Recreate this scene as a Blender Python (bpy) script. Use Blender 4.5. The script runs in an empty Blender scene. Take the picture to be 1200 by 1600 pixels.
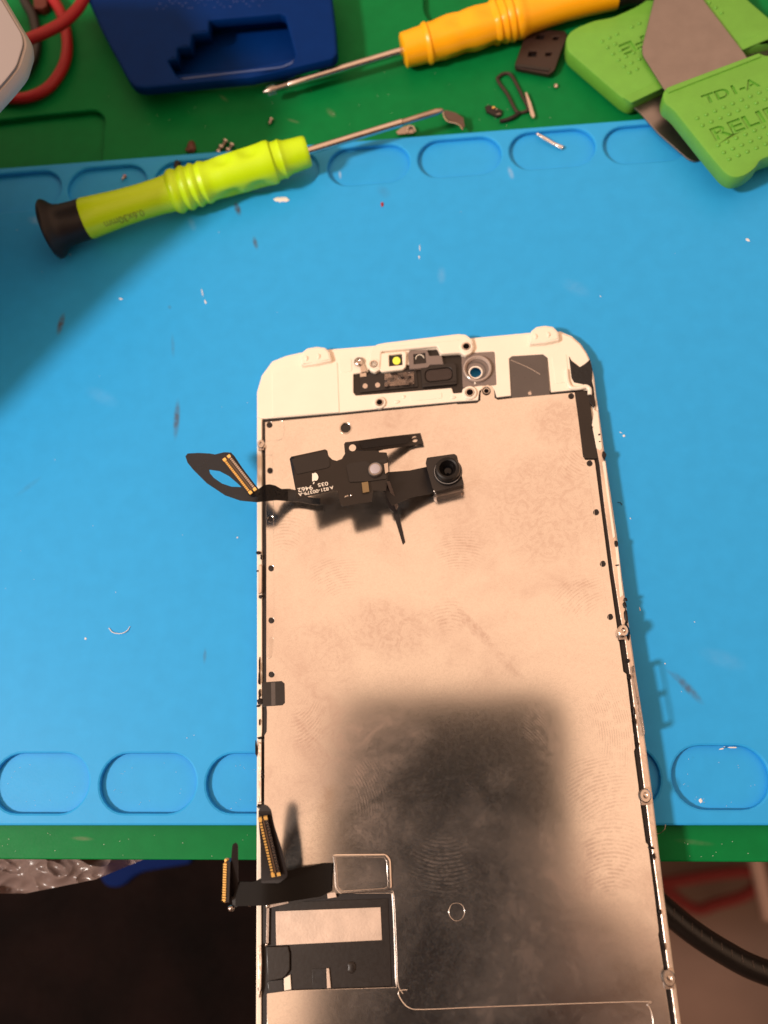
import bpy, bmesh, math, random
import numpy as np
from mathutils import Vector, Matrix
random.seed(7)
R = math.radians
S = 0.001                      # everything below is authored in millimetres
# ---------------------------------------------------------------- camera geometry
F = 1350.0                     # focal length in photograph pixels (1200 x 1600)
H = 156.0                      # camera height over the blue mat, mm
def _n(v):
    v = np.array(v, float); return v / np.linalg.norm(v)
_b, _c, _s = 8.886e-5, 2.4e-4, 1.122
DN = _n([_b*F/_s, _c*F/_s, 1.0])                      # straight down, in camera axes (x right, y down, z forward)
MX = _n([13950, -490, -F]); MX = _n(MX - DN*MX.dot(DN)); MY = np.cross(-DN, MX)
PDN = _n([.369*F/4338, F/4338, 1.0])                  # the panel's own downward normal
PY = _n([-199, -4265, F]); PY = _n(PY - PDN*PY.dot(PDN))
if PY[1] > 0: PY = -PY
PX = np.cross(PY, -PDN)
PD = 151.9                                            # distance of the panel's plane, mm
W3 = lambda v: Vector((float(v.dot(MX)), float(v.dot(MY)), float(-v.dot(DN))))   # camera axes -> world axes
CAM = Vector((0, 0, H))
def ray(x, y): return np.array([(x-600)/F, (y-800)/F, 1.0])
def M(x, y, z=0.0):                                   # photo point on the level plane z -> world mm
    r = ray(x, y); return CAM + W3(r*((H-z)/DN.dot(r)))
def Q(x, y, h=0.0):                                   # photo point on the plane h above the panel's back plate -> panel mm
    r = ray(x, y); v = r*((PD-h)/PDN.dot(r))
    return Vector((float(v.dot(PX)), float(v.dot(PY)), h))
PANEL_M = Matrix.Translation((CAM + W3(PDN*PD))*S) @ Matrix((
    (*[W3(PX)[0], W3(PY)[0], W3(-PDN)[0]], 0), (*[W3(PX)[1], W3(PY)[1], W3(-PDN)[1]], 0), (*[W3(PX)[2], W3(PY)[2], W3(-PDN)[2]], 0), (0, 0, 0, 1)))
scene = bpy.context.scene
C = scene.collection
cd = bpy.data.cameras.new('camera'); cam = bpy.data.objects.new('camera', cd); C.objects.link(cam)
cx, cy, cz = W3(np.array([1., 0, 0])), W3(np.array([0, -1., 0])), W3(np.array([0, 0, -1.]))
CAM_M = Matrix.Translation(CAM*S) @ Matrix(((cx[0], cy[0], cz[0], 0), (cx[1], cy[1], cz[1], 0), (cx[2], cy[2], cz[2], 0), (0, 0, 0, 1)))
cam.matrix_world = CAM_M
cd.sensor_fit = 'VERTICAL'; cd.sensor_height = 32.0; cd.lens = 32.0*F/1600.0
cd.clip_start = 0.002; cd.clip_end = 20
cd.dof.use_dof = True; cd.dof.focus_distance = 0.149; cd.dof.aperture_fstop = cd.lens/2.3
scene.camera = cam
# ---------------------------------------------------------------- light
w = bpy.data.worlds.new("World"); scene.world = w; w.use_nodes = True
nt = w.node_tree; bg = nt.nodes['Background']
tc = nt.nodes.new('ShaderNodeTexCoord'); sp = nt.nodes.new('ShaderNodeSeparateXYZ'); cr = nt.nodes.new('ShaderNodeValToRGB')
nt.links.new(tc.outputs['Generated'], sp.inputs[0]); nt.links.new(sp.outputs['Z'], cr.inputs[0]); nt.links.new(cr.outputs[0], bg.inputs[0])
e = cr.color_ramp.elements; e[0].position = 0.1; e[0].color = (.17, .125, .10, 1); e[1].position = 0.8; e[1].color = (1.36, .85, .555, 1)
bg.inputs[1].default_value = 1.0
AMB = 1.0
ld = bpy.data.lights.new('ceiling_lamp', 'AREA'); ld.shape = 'DISK'; ld.size = 0.115; ld.energy = 8.6; ld.color = (1.0, .91, .83)
lamp = bpy.data.objects.new('ceiling_lamp', ld); C.objects.link(lamp)
LAZ = R(200); LEL = R(47); LDIST = 1.0
ldir = Vector((math.cos(LAZ)*math.cos(LEL), math.sin(LAZ)*math.cos(LEL), math.sin(LEL)))
lamp.location = Vector((0, .05, 0)) + ldir*LDIST
lamp.rotation_euler = ldir.to_track_quat('Z', 'Y').to_euler()
scene.view_settings.view_transform = 'Standard'; scene.view_settings.look = 'None'
scene.view_settings.exposure = 0; scene.view_settings.gamma = 1
scene.cycles.max_bounces = 6; scene.cycles.transparent_max_bounces = 8; scene.cycles.caustics_reflective = False; scene.cycles.caustics_refractive = False
scene.cycles.use_denoising = True
# ---------------------------------------------------------------- materials
def lin(c):
    return tuple(((v/255)/12.92 if v/255 <= .04045 else ((v/255+.055)/1.055)**2.4) for v in c)
def mat(name, col, rough=.5, metal=0., bump=0., bscale=900., var=0., trans=0., coat=0., spec=.5, ior=None, alpha=1.):
    m = bpy.data.materials.new(name); m.use_nodes = True; n = m.node_tree.nodes; l = m.node_tree.links
    p = n['Principled BSDF']; p.inputs['Base Color'].default_value = (*col, 1); p.inputs['Roughness'].default_value = rough
    p.inputs['Metallic'].default_value = metal; p.inputs['Specular IOR Level'].default_value = spec
    p.inputs['Transmission Weight'].default_value = trans; p.inputs['Coat Weight'].default_value = coat; p.inputs['Alpha'].default_value = alpha
    if ior: p.inputs['IOR'].default_value = ior
    t = n.new('ShaderNodeTexCoord')
    if var or bump:
        no = n.new('ShaderNodeTexNoise'); no.inputs['Scale'].default_value = bscale; no.inputs['Detail'].default_value = 5
        l.new(t.outputs['Object'], no.inputs['Vector'])
    if bump:
        b = n.new('ShaderNodeBump'); b.inputs['Strength'].default_value = bump; b.inputs['Distance'].default_value = .0002
        l.new(no.outputs['Fac'], b.inputs['Height']); l.new(b.outputs[0], p.inputs['Normal'])
    if var:
        n2 = n.new('ShaderNodeTexNoise'); n2.inputs['Scale'].default_value = bscale*.12; n2.inputs['Detail'].default_value = 6
        l.new(t.outputs['Object'], n2.inputs['Vector'])
        mr = n.new('ShaderNodeMapRange'); mr.inputs[1].default_value = .3; mr.inputs[2].default_value = .7; mr.inputs[3].default_value = 1-var; mr.inputs[4].default_value = 1+var
        l.new(n2.outputs['Fac'], mr.inputs[0])
        mx = n.new('ShaderNodeVectorMath'); mx.operation = 'SCALE'; mx.inputs[0].default_value = col
        l.new(mr.outputs[0], mx.inputs['Scale']); l.new(mx.outputs[0], p.inputs['Base Color'])
        mr2 = n.new('ShaderNodeMapRange'); mr2.inputs[3].default_value = max(.02, rough-.08); mr2.inputs[4].default_value = min(1, rough+.08)
        l.new(no.outputs['Fac'], mr2.inputs[0]); l.new(mr2.outputs[0], p.inputs['Roughness'])
    return m
def spots(m, lst, col, name='smudge'):
    """mix elliptical stains (world mm x, y, half length, half width, angle, strength) into a material's base colour"""
    n = m.node_tree.nodes; l = m.node_tree.links; p = n['Principled BSDF']
    t = n.new('ShaderNodeTexCoord'); acc = None
    nz = n.new('ShaderNodeTexNoise'); nz.inputs['Scale'].default_value = 900; nz.inputs['Detail'].default_value = 6
    l.new(t.outputs['Object'], nz.inputs['Vector'])
    for (x, y, a, b, ang, st) in lst:
        mp = n.new('ShaderNodeMapping'); mp.vector_type = 'TEXTURE'
        mp.inputs['Location'].default_value = (x*S, y*S, 0); mp.inputs['Rotation'].default_value = (0, 0, ang); mp.inputs['Scale'].default_value = (a*S, b*S, 1)
        l.new(t.outputs['Object'], mp.inputs[0])
        ln = n.new('ShaderNodeVectorMath'); ln.operation = 'LENGTH'; l.new(mp.outputs[0], ln.inputs[0])
        mr = n.new('ShaderNodeMapRange'); mr.interpolation_type = 'SMOOTHSTEP'
        mr.inputs[1].default_value = 1.0; mr.inputs[2].default_value = .2; mr.inputs[3].default_value = 0; mr.inputs[4].default_value = st
        l.new(ln.outputs['Value'], mr.inputs[0])
        if acc is None: acc = mr.outputs[0]
        else:
            mm = n.new('ShaderNodeMath'); mm.operation = 'MAXIMUM'; l.new(acc, mm.inputs[0]); l.new(mr.outputs[0], mm.inputs[1]); acc = mm.outputs[0]
    mu = n.new('ShaderNodeMath'); mu.operation = 'MULTIPLY'; l.new(acc, mu.inputs[0])
    nr = n.new('ShaderNodeMapRange'); nr.inputs[1].default_value = .3; nr.inputs[2].default_value = .6; nr.inputs[3].default_value = .45; l.new(nz.outputs['Fac'], nr.inputs[0]); l.new(nr.outputs[0], mu.inputs[1])
    mx = n.new('ShaderNodeMix'); mx.data_type = 'RGBA'; mx.inputs[7].default_value = (*col, 1); l.new(mu.outputs[0], mx.inputs[0])
    bc = p.inputs['Base Color']
    if bc.links: l.new(bc.links[0].from_socket, mx.inputs[6])
    else: mx.inputs[6].default_value = bc.default_value
    l.new(mx.outputs[2], bc)
m_blue = mat('blue_silicone', (.026, .345, .76), .46, bump=.05, bscale=2500, var=.03, spec=.20)
m_green = mat('green_silicone', (.002, .165, .040), .45, bump=.05, bscale=2500, var=.06, spec=.09)
m_lime = mat('lime_plastic', (.53, .81, .0), .38, bump=.04, bscale=1500, var=.02)
m_orange = mat('orange_plastic', (1.0, .43, .004), .33, bump=.04, bscale=1500, var=.02)
m_grip = mat('green_rubber', (.13, .37, .040), .45, bump=.06, bscale=3000, var=.04)
m_blackr = mat('black_rubber', (.013, .009, .009), .45, bump=.05, bscale=2500, var=.1, spec=.35)
m_black = mat('black_plastic', (.012, .009, .009), .35, bump=.03, bscale=2500, var=.1)
m_blackm = mat('black_film', (.016, .011, .009), .38, bump=.05, bscale=1800, var=.12, spec=.4)
m_steel = mat('steel', (.62, .55, .50), .22, 1, bump=.05, bscale=3000, var=.06)
m_steeld = mat('worn_steel', (.42, .35, .31), .30, 1, bump=.12, bscale=1500, var=.15)
m_blade = mat('brushed_blade', (.30, .265, .26), .36, 1, bump=.05, bscale=2500, var=.05)
m_white = mat('white_plastic', (.88, .78, .66), .36, bump=.03, bscale=1500, var=.02)
m_white2 = mat('white_gloss_plastic', (.86, .77, .68), .28, var=.02)
m_clear = mat('clear_resin', (.42, .33, .30), .18, trans=.55, ior=1.45)
m_clear2 = mat('frosted_ring', (.62, .50, .44), .2, trans=.3, ior=1.45)
m_gold = mat('gold_contacts', (.95, .56, .16), .38, .45, bump=.1, bscale=3000)
m_dblue = mat('shaded_box_blue', (.0005, .021, .125), .5, bump=.05, bscale=1800, var=.06, spec=.06)  # colour darkened to stand in for the shadow over the box
m_red = mat('red_silicone_wire', (.34, .004, .009), .55, bump=.04, bscale=2000, var=.04)
m_blackw = mat('black_silicone_wire', (.012, .010, .010), .42)
m_devwhite = mat('white_box_plastic', (.50, .45, .44), .45, bump=.03, bscale=1500, var=.02)
m_print = mat('white_print', (.85, .78, .68), .5)
m_foil = mat('silver_sticker', (.60, .46, .37), .5, .35, bump=.12, bscale=2600, var=.12)
m_chip = mat('grey_film', (.085, .070, .065), .30, var=.1, bscale=1200)
m_phosphor = mat('yellow_phosphor', (.85, .92, .10), .35)
m_dust = mat('white_dust', (.80, .75, .72), .6)
m_table = mat('wood_table', (.16, .09, .05), .5, bump=.1, bscale=200, var=.2)
m_shaded_ground = mat('shaded_ground', (.006, .0025, .002), .7, bump=.3, bscale=400, var=.5, spec=.04)  # near-black colour carries the shade below the table edge
m_floor = mat('brown_carpet', (.14, .085, .064), .9, bump=.5, bscale=60, var=.4)
# ---------------------------------------------------------------- object helpers
def meta(o, label=None, cat=None, group=None, kind=None):
    if label: o['label'] = label
    if cat: o['category'] = cat
    if group: o['group'] = group
    if kind: o['kind'] = kind
    return o
def link(name, me, m=None, parent=None, smooth=True, flatz=False, **kw):
    me.name = name
    if m is not None and not me.materials: me.materials.append(m)
    if smooth:
        big = max((p.area for p in me.polygons), default=0)
        for p in me.polygons: p.use_smooth = True
        try: me.set_sharp_from_angle(angle=R(35))
        except Exception: pass
        if flatz:
            for p in me.polygons:
                if abs(p.normal.z) > .995: p.use_smooth = False
    o = bpy.data.objects.new(name, me); C.objects.link(o)
    if parent: o.parent = parent
    return meta(o, **kw)
def empty(name, loc=(0, 0, 0), mtx=None, **kw):
    o = bpy.data.objects.new(name, None); C.objects.link(o); o.empty_display_size = .005
    o.location = Vector(loc)*S
    if mtx is not None: o.matrix_world = mtx
    return meta(o, **kw)
def base_mm(parent):                     # world-mm offset of a parent Empty (level ones only carry a location)
    return Vector(parent.location)/S if parent is not None and parent.name.split('.')[0] not in PANEL_NAMES else Vector((0, 0, 0))
PANEL_NAMES = set()
def arcpts(pts, r, n=5):
    """round the corners of a closed polygon; r is one radius or one per corner"""
    out = []; N = len(pts)
    for i in range(N):
        p = Vector(pts[i][:2]); a = Vector(pts[i-1][:2]); b = Vector(pts[(i+1) % N][:2])
        rr = r[i] if isinstance(r, (list, tuple)) else r
        u, v = (a-p), (b-p)
        if rr <= 0 or u.length < 1e-6 or v.length < 1e-6: out.append(tuple(p)); continue
        d = min(rr, u.length*.49, v.length*.49)
        p0, p1 = p+u.normalized()*d, p+v.normalized()*d
        for k in range(n+1):
            t = k/n; out.append(tuple((1-t)**2*p0 + 2*t*(1-t)*p + t*t*p1))
    return out
def circ(c, r, n=24, ry=None, a0=0):
    ry = ry or r
    return [(c[0]+r*math.cos(a0+2*math.pi*k/n), c[1]+ry*math.sin(a0+2*math.pi*k/n)) for k in range(n)]
def curve_mesh(loops, thick, bevel=0., res=1):
    """closed flat loops (first outer, others holes) -> solid mesh, top at z=0, bottom at -thick, same units as loops"""
    cu = bpy.data.curves.new('tmp', 'CURVE'); cu.dimensions = '2D'; cu.fill_mode = 'BOTH'
    for lp in loops:
        s = cu.splines.new('POLY'); s.points.add(len(lp)-1); s.use_cyclic_u = True
        for k, p in enumerate(lp): s.points[k].co = (p[0], p[1], 0, 1)
    bevel = min(bevel, thick*.49)
    cu.extrude = thick/2 - bevel; cu.bevel_depth = bevel; cu.bevel_resolution = res; cu.offset = -bevel
    o = bpy.data.objects.new('tmp', cu); C.objects.link(o)
    me = bpy.data.meshes.new_from_object(o)
    bpy.data.objects.remove(o); bpy.data.curves.remove(cu)
    bm = bmesh.new(); bm.from_mesh(me); bmesh.ops.remove_doubles(bm, verts=bm.verts, dist=1e-4)
    for v in bm.verts: v.co.z -= thick/2
    bmesh.ops.recalc_face_normals(bm, faces=bm.faces); bm.to_mesh(me); bm.free()
    return me
def slab(name, loops, top, thick, m, parent=None, frame='M', bevel=.15, r=0., px=True, **kw):
    """solid plate from photo outlines on the mat (M) or the panel (Q)"""
    if loops and not isinstance(loops[0][0], (list, tuple, Vector)): loops = [loops]
    conv = (lambda p: M(p[0], p[1], top)) if frame == 'M' else (lambda p: Q(p[0], p[1], top))
    off = base_mm(parent) if frame == 'M' else Vector((0, 0, 0))
    L = []
    for i, lp in enumerate(loops):
        q = [(conv(p)-off) if px else Vector((p[0], p[1], top)) for p in lp]
        q = [(a[0], a[1]) for a in q]
        rr = r[i] if isinstance(r, list) and r and len(r) == len(loops) and not isinstance(r[0], tuple) else r
        L.append(arcpts(q, rr) if (isinstance(rr, (tuple,)) or rr > 0) else q)
    me = curve_mesh(L, thick, bevel)
    zo = top - off.z if frame == 'M' else top
    for v in me.vertices: v.co = Vector((v.co.x, v.co.y, v.co.z+zo))*S
    return link(name, me, m, parent, flatz=True, **kw)
def sheet(name, loops, hf, thick, m, parent, frame='Q', cuts=(), r=0., **kw):
    """thin sheet from photo outlines whose height follows hf(px, py); real thickness"""
    if not isinstance(loops[0][0], (list, tuple)): loops = [loops]
    L = [arcpts(lp, r) if r > 0 else lp for lp in loops]
    me = curve_mesh(L, thick, 0)
    bm = bmesh.new(); bm.from_mesh(me)
    for cxx in cuts:
        bmesh.ops.bisect_plane(bm, geom=bm.verts[:]+bm.edges[:]+bm.faces[:], plane_co=(cxx, 0, 0), plane_no=(1, 0, 0), dist=1e-5)
    off = base_mm(parent) if frame == 'M' else Vector((0, 0, 0))
    for v in bm.verts:
        h = hf(v.co.x, v.co.y); p = (Q if frame == 'Q' else M)(v.co.x, v.co.y, h)
        v.co = (Vector((p.x, p.y, p.z+v.co.z)) - off)*S
    bmesh.ops.recalc_face_normals(bm, faces=bm.faces)
    bm.to_mesh(me); bm.free()
    return link(name, me, m, parent, **kw)
def mesh_bm(name, bm, m, parent=None, smooth=True, **kw):
    bmesh.ops.recalc_face_normals(bm, faces=bm.faces)
    me = bpy.data.meshes.new(name); 
    for v in bm.verts: v.co *= S
    bm.to_mesh(me); bm.free()
    return link(name, me, m, parent, smooth, **kw)
def basis(z, up=Vector((0, 0, 1))):
    z = z.normalized(); x = up.cross(z)
    if x.length < 1e-4: x = Vector((1, 0, 0)).cross(z)
    x.normalize(); y = z.cross(x); return Matrix((x, y, z)).transposed()
def lathe_bm(bm, p0, p1, prof, n=40, cap=True, ripple=None):
    """revolve prof [(t mm from p0, radius mm)] about the axis p0 -> p1"""
    B = basis(p1-p0); rings = []
    for (t, r) in prof:
        c = p0 + (p1-p0).normalized()*t
        rings.append([bm.verts.new(c + B @ Vector(((r*(ripple(t, a) if ripple else 1))*math.cos(a), (r*(ripple(t, a) if ripple else 1))*math.sin(a), 0))) for a in [2*math.pi*k/n for k in range(n)]])
    for a, b in zip(rings, rings[1:]):
        for k in range(n): bm.faces.new((a[k], a[(k+1) % n], b[(k+1) % n], b[k]))
    if cap:
        bm.faces.new(rings[0][::-1]); bm.faces.new(rings[-1])
def lathe(name, p0, p1, prof, m, parent=None, n=40, off=None, ripple=None, **kw):
    bm = bmesh.new(); off = off if off is not None else base_mm(parent)
    lathe_bm(bm, p0-off, p1-off, prof, n, ripple=ripple)
    return mesh_bm(name, bm, m, parent, **kw)
def smooth_path(pts, sub=6):
    P = [Vector(p) for p in pts]; P = [2*P[0]-P[1]]+P+[2*P[-1]-P[-2]]; out = []
    for i in range(1, len(P)-2):
        for k in range(sub):
            t = k/sub; a, b, c, d = P[i-1], P[i], P[i+1], P[i+2]
            out.append(.5*((2*b)+(c-a)*t+(2*a-5*b+4*c-d)*t*t+(3*b-a-3*c+d)*t**3))
    out.append(P[-2]); return out
def tube_bm(bm, path, r, n=12, cap=True):
    rings = []
    for i, p in enumerate(path):
        d = (path[min(i+1, len(path)-1)]-path[max(i-1, 0)])
        B = basis(d); rr = r(i/(len(path)-1)) if callable(r) else r
        rings.append([bm.verts.new(p + B @ Vector((rr*math.cos(2*math.pi*k/n), rr*math.sin(2*math.pi*k/n), 0))) for k in range(n)])
    for a, b in zip(rings, rings[1:]):
        for k in range(n): bm.faces.new((a[k], a[(k+1) % n], b[(k+1) % n], b[k]))
    if cap: bm.faces.new(rings[0][::-1]); bm.faces.new(rings[-1])
def tube(name, pts, r, m, parent=None, n=12, sub=6, off=None, **kw):
    bm = bmesh.new(); off = off if off is not None else base_mm(parent)
    tube_bm(bm, [p-off for p in smooth_path(pts, sub)], r, n)
    return mesh_bm(name, bm, m, parent, **kw)
def blob(name, c, r, m, parent=None, seed=0, rough=.25, sub=2, off=None, **kw):
    """small irregular lump; c world/panel mm, r = (rx, ry, rz)"""
    bm = bmesh.new(); bmesh.ops.create_icosphere(bm, subdivisions=sub, radius=1); rnd = random.Random(seed)
    off = off if off is not None else base_mm(parent)
    for v in bm.verts:
        k = 1+rough*(rnd.random()-.5)*2; v.co = Vector((v.co.x*r[0]*k, v.co.y*r[1]*k, v.co.z*r[2]*k)) + Vector(c) - off
    return mesh_bm(name, bm, m, parent, **kw)
def text_mesh(s, w=None, hgt=1., ext=.1, bold=0.):
    cu = bpy.data.curves.new('tmp', 'FONT'); cu.body = s; cu.size = 1; cu.extrude = ext; cu.offset = bold
    o = bpy.data.objects.new('tmp', cu); C.objects.link(o); me = bpy.data.meshes.new_from_object(o)
    bpy.data.objects.remove(o); bpy.data.curves.remove(cu)
    xs = [v.co.x for v in me.vertices]; ys = [v.co.y for v in me.vertices]
    return me, min(xs), max(xs), min(ys), max(ys)
def text_on(name, s, p0, p1, hgt, m, parent, off, normal=Vector((0, 0, 1)), thick=.06, bold=0., mk=True):
    """flat lettering from point p0 to point p1 (mm), letters hgt mm tall, standing thick mm proud"""
    me, x0, x1, y0, y1 = text_mesh(s, ext=.5, bold=bold)
    ex = (p1-p0); L = ex.length; ex.normalize(); ey = normal.cross(ex)
    for v in me.vertices:
        u = (v.co.x-x0)/(x1-x0)*L; q = (v.co.y-y0)/(y1-y0)*hgt; zz = v.co.z*thick*2
        v.co = (p0 + ex*u + ey*q + normal*zz - off)*S
    return link(name, me, m, parent, smooth=False) if mk else me
def box_bm(bm, c, ax, ay, az):
    v = [bm.verts.new(c + ax*i + ay*j + az*k) for i in (-.5, .5) for j in (-.5, .5) for k in (-.5, .5)]
    for f in ((0, 1, 3, 2), (4, 6, 7, 5), (0, 4, 5, 1), (2, 3, 7, 6), (0, 2, 6, 4), (1, 5, 7, 3)): bm.faces.new([v[i] for i in f])
GZ = -2.2                       # top of the green mat
# ---------------------------------------------------------------- setting
def poly_struct(name, pts, z, m, th=4., **kw):
    me = curve_mesh([[(p[0], p[1]) for p in pts]], th, 0)
    for v in me.vertices: v.co = Vector((v.co.x, v.co.y, v.co.z+z))*S
    return link(name, me, m, None, False, **kw)
poly_struct('floor', [(-3000, -3000), (3000, -3000), (3000, 3000), (-3000, 3000)], -520, m_floor, 20, kind='structure')
yb = M(600, 1345, GZ).y
poly_struct('table_top', [(-600, yb+3), (700, yb+3), (700, 700), (-600, 700)], GZ-3.0, m_table, 25, kind='structure')
# green mat: base sheet plus a top sheet with moulded pockets
gm = empty('soldering_mat', (0, 0, 0), label='large green silicone mat with moulded pockets under the blue mat', cat='work mat')
ybm = M(600, 1345, GZ).y
G = [(-160, ybm), (150, ybm), (150, 260), (-160, 260)]
slab('base_sheet', [G], GZ-1.6, 1.4, m_green, gm, px=False, bevel=.2)
pk1 = [(-150, 205), (60, 180), (150, 171), (164, 182), (158, 262), (150, 300), (-150, 325)]
pk2 = [(662, -60), (662, 18), (672, 34), (690, 40), (800, 30), (935, 10), (935, -70)]
pk3 = [(1120, -60), (1125, -12), (1160, 22), (1196, 26), (1260, 16), (1300, -60)]
loops = [G] + [[tuple(M(x, y, GZ)[:2]) for x, y in lp] for lp in (pk1, pk2, pk3)]
me = curve_mesh([loops[0]]+[arcpts(l, 2.2) for l in loops[1:]], 1.6, .35, 2)
for v in me.vertices: v.co = Vector((v.co.x, v.co.y, v.co.z+GZ))*S
link('pocket_sheet', me, m_green, gm, flatz=True)
# blue mat
bmt = empty('repair_mat', (0, 0, 0), label='sky blue silicone mat with rows of oval screw pockets under the display panel', cat='work mat')
def slot(xl, xr, yt, yb_, yl=None):      # oval pocket from its photo extents at its left and right ends
    a = M(xl, (yt+yb_)/2 + (yl or 0)*(xr-xl)/2, 0); b = M(xr, (yt+yb_)/2 - (yl or 0)*(xr-xl)/2, 0)
    t = M((xl+xr)/2, yt, 0); bo = M((xl+xr)/2, yb_, 0)
    c = (a+b)/2; hw = (b-a).length/2; hh = (t-bo).length/2
    u = (b-a).normalized(); v = Vector((-u.y, u.x, 0)); out = []; rr = hh*.98
    for sx, a0 in ((1, -90), (-1, 90)):
        for k in range(15):
            an = R(a0+180*k/14); out.append(tuple((c + u*(sx*(hw-rr)+rr*math.cos(an)) + v*(hh*math.sin(an)))[:2]))
    return out
SL = []
for xl, xr, yc in ((-180, -58, 311), (-38, 95, 299), (105, 229, 289), (240, 363, 279), (376, 498, 268), (512, 640, 257), (653, 783, 244.5), (796, 930, 232), (943, 1076, 223), (1090, 1222, 214)):
    SL.append(slot(xl, xr, yc-29.5, yc+29.5, .08))
for xl, xr in ((-172, -26), (-11, 138), (156, 306), (322, 470), (488, 634), (652, 798), (884, 1032), (1050, 1202), (1220, 1370)):
    SL.append(slot(xl, xr, 1177 - (12 if xl > 800 else 0), 1270 - (6 if xl > 800 else 0), 0))
b0, b1 = M(0, 1290, 0).y, M(500, 224, 0).y
B = arcpts([(-150, b0), (140, b0), (140, b1), (-150, b1)], 3)
slab('base_sheet', [[(x*1.0, y) for x, y in B]], -1.15, .95, m_blue, bmt, px=False, bevel=.1)
slab('pocket_sheet', [B]+SL, 0, 1.15, m_blue, bmt, px=False, bevel=.42, r=0.)
def sp_(px, py, a, b, dx, dy, st):
    p = M(px, py, 0); q = M(px+dx, py+dy, 0)-p
    return (p.x, p.y, a, b, math.atan2(q.y, q.x), st)
spots(m_blue, [sp_(371, 326, 2.4, .9, 10, 32, 1.0), (*sp_(399, 380, 2.2, .7, 6, 22, .75),), sp_(95, 506, 3.2, 1.0, -8, 30, 1.0), sp_(276, 655, 5.2, .9, 4, -60, .8),
    sp_(1075, 1075, 4.2, 1.0, 25, 26, .7), sp_(1055, 1058, 2.4, .6, 20, 17, .4), sp_(320, 1025, 1.8, .5, 2, -30, .35), sp_(270, 540, 3.5, .6, 2, 40, .25), sp_(265, 480, .7, .5, 1, 1, .4), sp_(45, 760, 4, .8, 40, -30, .15), sp_(600, 300, 2.5, 1.6, 1, 1, .15)], (.075, .075, .085))
m_bl_spots2 = [sp_(60, 345, 3.2, 1.4, 10, 2, .2), sp_(690, 430, 2.5, 1.2, 0, 10, .08), sp_(300, 350, 2.5, 1, 4, 10, .08), sp_(900, 450, 4, 2, 2, 1, .04), sp_(160, 620, 5, 2, 2, 1, .04), sp_(1130, 1030, 5, 2, 3, 1, .04), sp_(798, 270, 2.0, .7, 2, 6, .3), sp_(530, 268, 1.4, .4, 1, 10, .5)]
spots(m_blue, m_bl_spots2, (.62, .66, .70))
spots(m_green, [sp_(455, 178, 2, .4, 10, 3, .4), sp_(515, 165, 2, 1, 1, 1, .3), sp_(345, 142, 2, .5, 10, 8, .35), sp_(120, 1312, 2.6, .5, 20, 1, .35), sp_(1090, 1318, .6, 4, 0, 5, .15), sp_(560, 210, 3, 1, 9, 2, .2)], (.22, .20, .14))
# ---------------------------------------------------------------- loose dust (nobody could count it)
bm = bmesh.new(); rnd = random.Random(3)
def fleck(p, a, b, ang, h=.06):
    ca, sa = math.cos(ang), math.sin(ang); pts = []
    for k in range(6):
        t = 2*math.pi*k/6; r_ = .7+.5*rnd.random(); u, v = a*math.cos(t)*r_, b*math.sin(t)*r_
        pts.append((u*ca-v*sa, u*sa+v*ca))
    lo = [bm.verts.new(p+Vector((x, y, .01))) for x, y in pts]; hi = [bm.verts.new(p+Vector((x*.6, y*.6, h))) for x, y in pts]
    bm.faces.new(lo[::-1]); bm.faces.new(hi)
    for k in range(6): bm.faces.new((lo[k], lo[(k+1) % 6], hi[(k+1) % 6], hi[k]))
for k in range(55):
    x, y = rnd.uniform(0, 1200), rnd.uniform(300, 1285)
    if 395 < x < 1050 and y > 500: continue
    fleck(M(x, y, 0), rnd.uniform(.05, .13), rnd.uniform(.04, .09), rnd.uniform(0, 3))
for k in range(40):
    fleck(M(rnd.uniform(150, 1000), rnd.uniform(110, 200), GZ), rnd.uniform(.05, .11), .05, rnd.uniform(0, 3))
for k in range(25):
    fleck(M(rnd.choice((rnd.uniform(0, 395), rnd.uniform(1060, 1200))), rnd.uniform(1300, 1340), GZ), rnd.uniform(.05, .12), .05, rnd.uniform(0, 3))
for i in range(55):              # grit gathered in the corners of the near pockets
    x0 = rnd.choice((65, 232, 360, 1125)); a = rnd.uniform(0, 6.28)
    fleck(M(x0+math.cos(a)*60*rnd.uniform(.8, 1), 1224+math.sin(a)*36*rnd.uniform(.7, 1), -1.15), .06, .05, a, .08)
for (x, y, l_, w_, dx, dy) in ((656, 388, .9, .12, 0, 10), (655, 402, .45, .16, 1, 8), (316, 457, 1.0, .14, 2, 10), (321, 472, .6, .22, 3, 9), (189, 467, .5, .25, 8, 2), (975, 681, .3, .25, 1, 1), (970, 676, .35, .1, 8, 3), (938, 463, .2, .12, 1, 1), (713, 1008-330, .1, .1, 1, 1), (292, 1153, .1, .1, 1, 1), (134, 998, .25, .2, 1, 1), (1000, 952, .45, .12, 2, 9), (1039, 1037, .14, .14, 1, 1), (985, 810, .16, .14, 1, 1), (1095, 1251, .45, .35, 1, 1), (1145, 1168, .9, .12, 10, 0), (1128, 1170, .5, .15, 10, -3), (371, 840, .18, .18, 1, 1), (1168, 375, .5, .3, 9, 6)):
    p = M(x, y, -1.15 if y in (1251,) else 0); q = M(x+dx, y+dy, 0)-M(x, y, 0); fleck(p, l_, w_, math.atan2(q.y, q.x), .09)
mesh_bm('dust', bm, m_dust, None, False, kind='stuff', label='white dust flecks and grit scattered over both mats')

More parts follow.
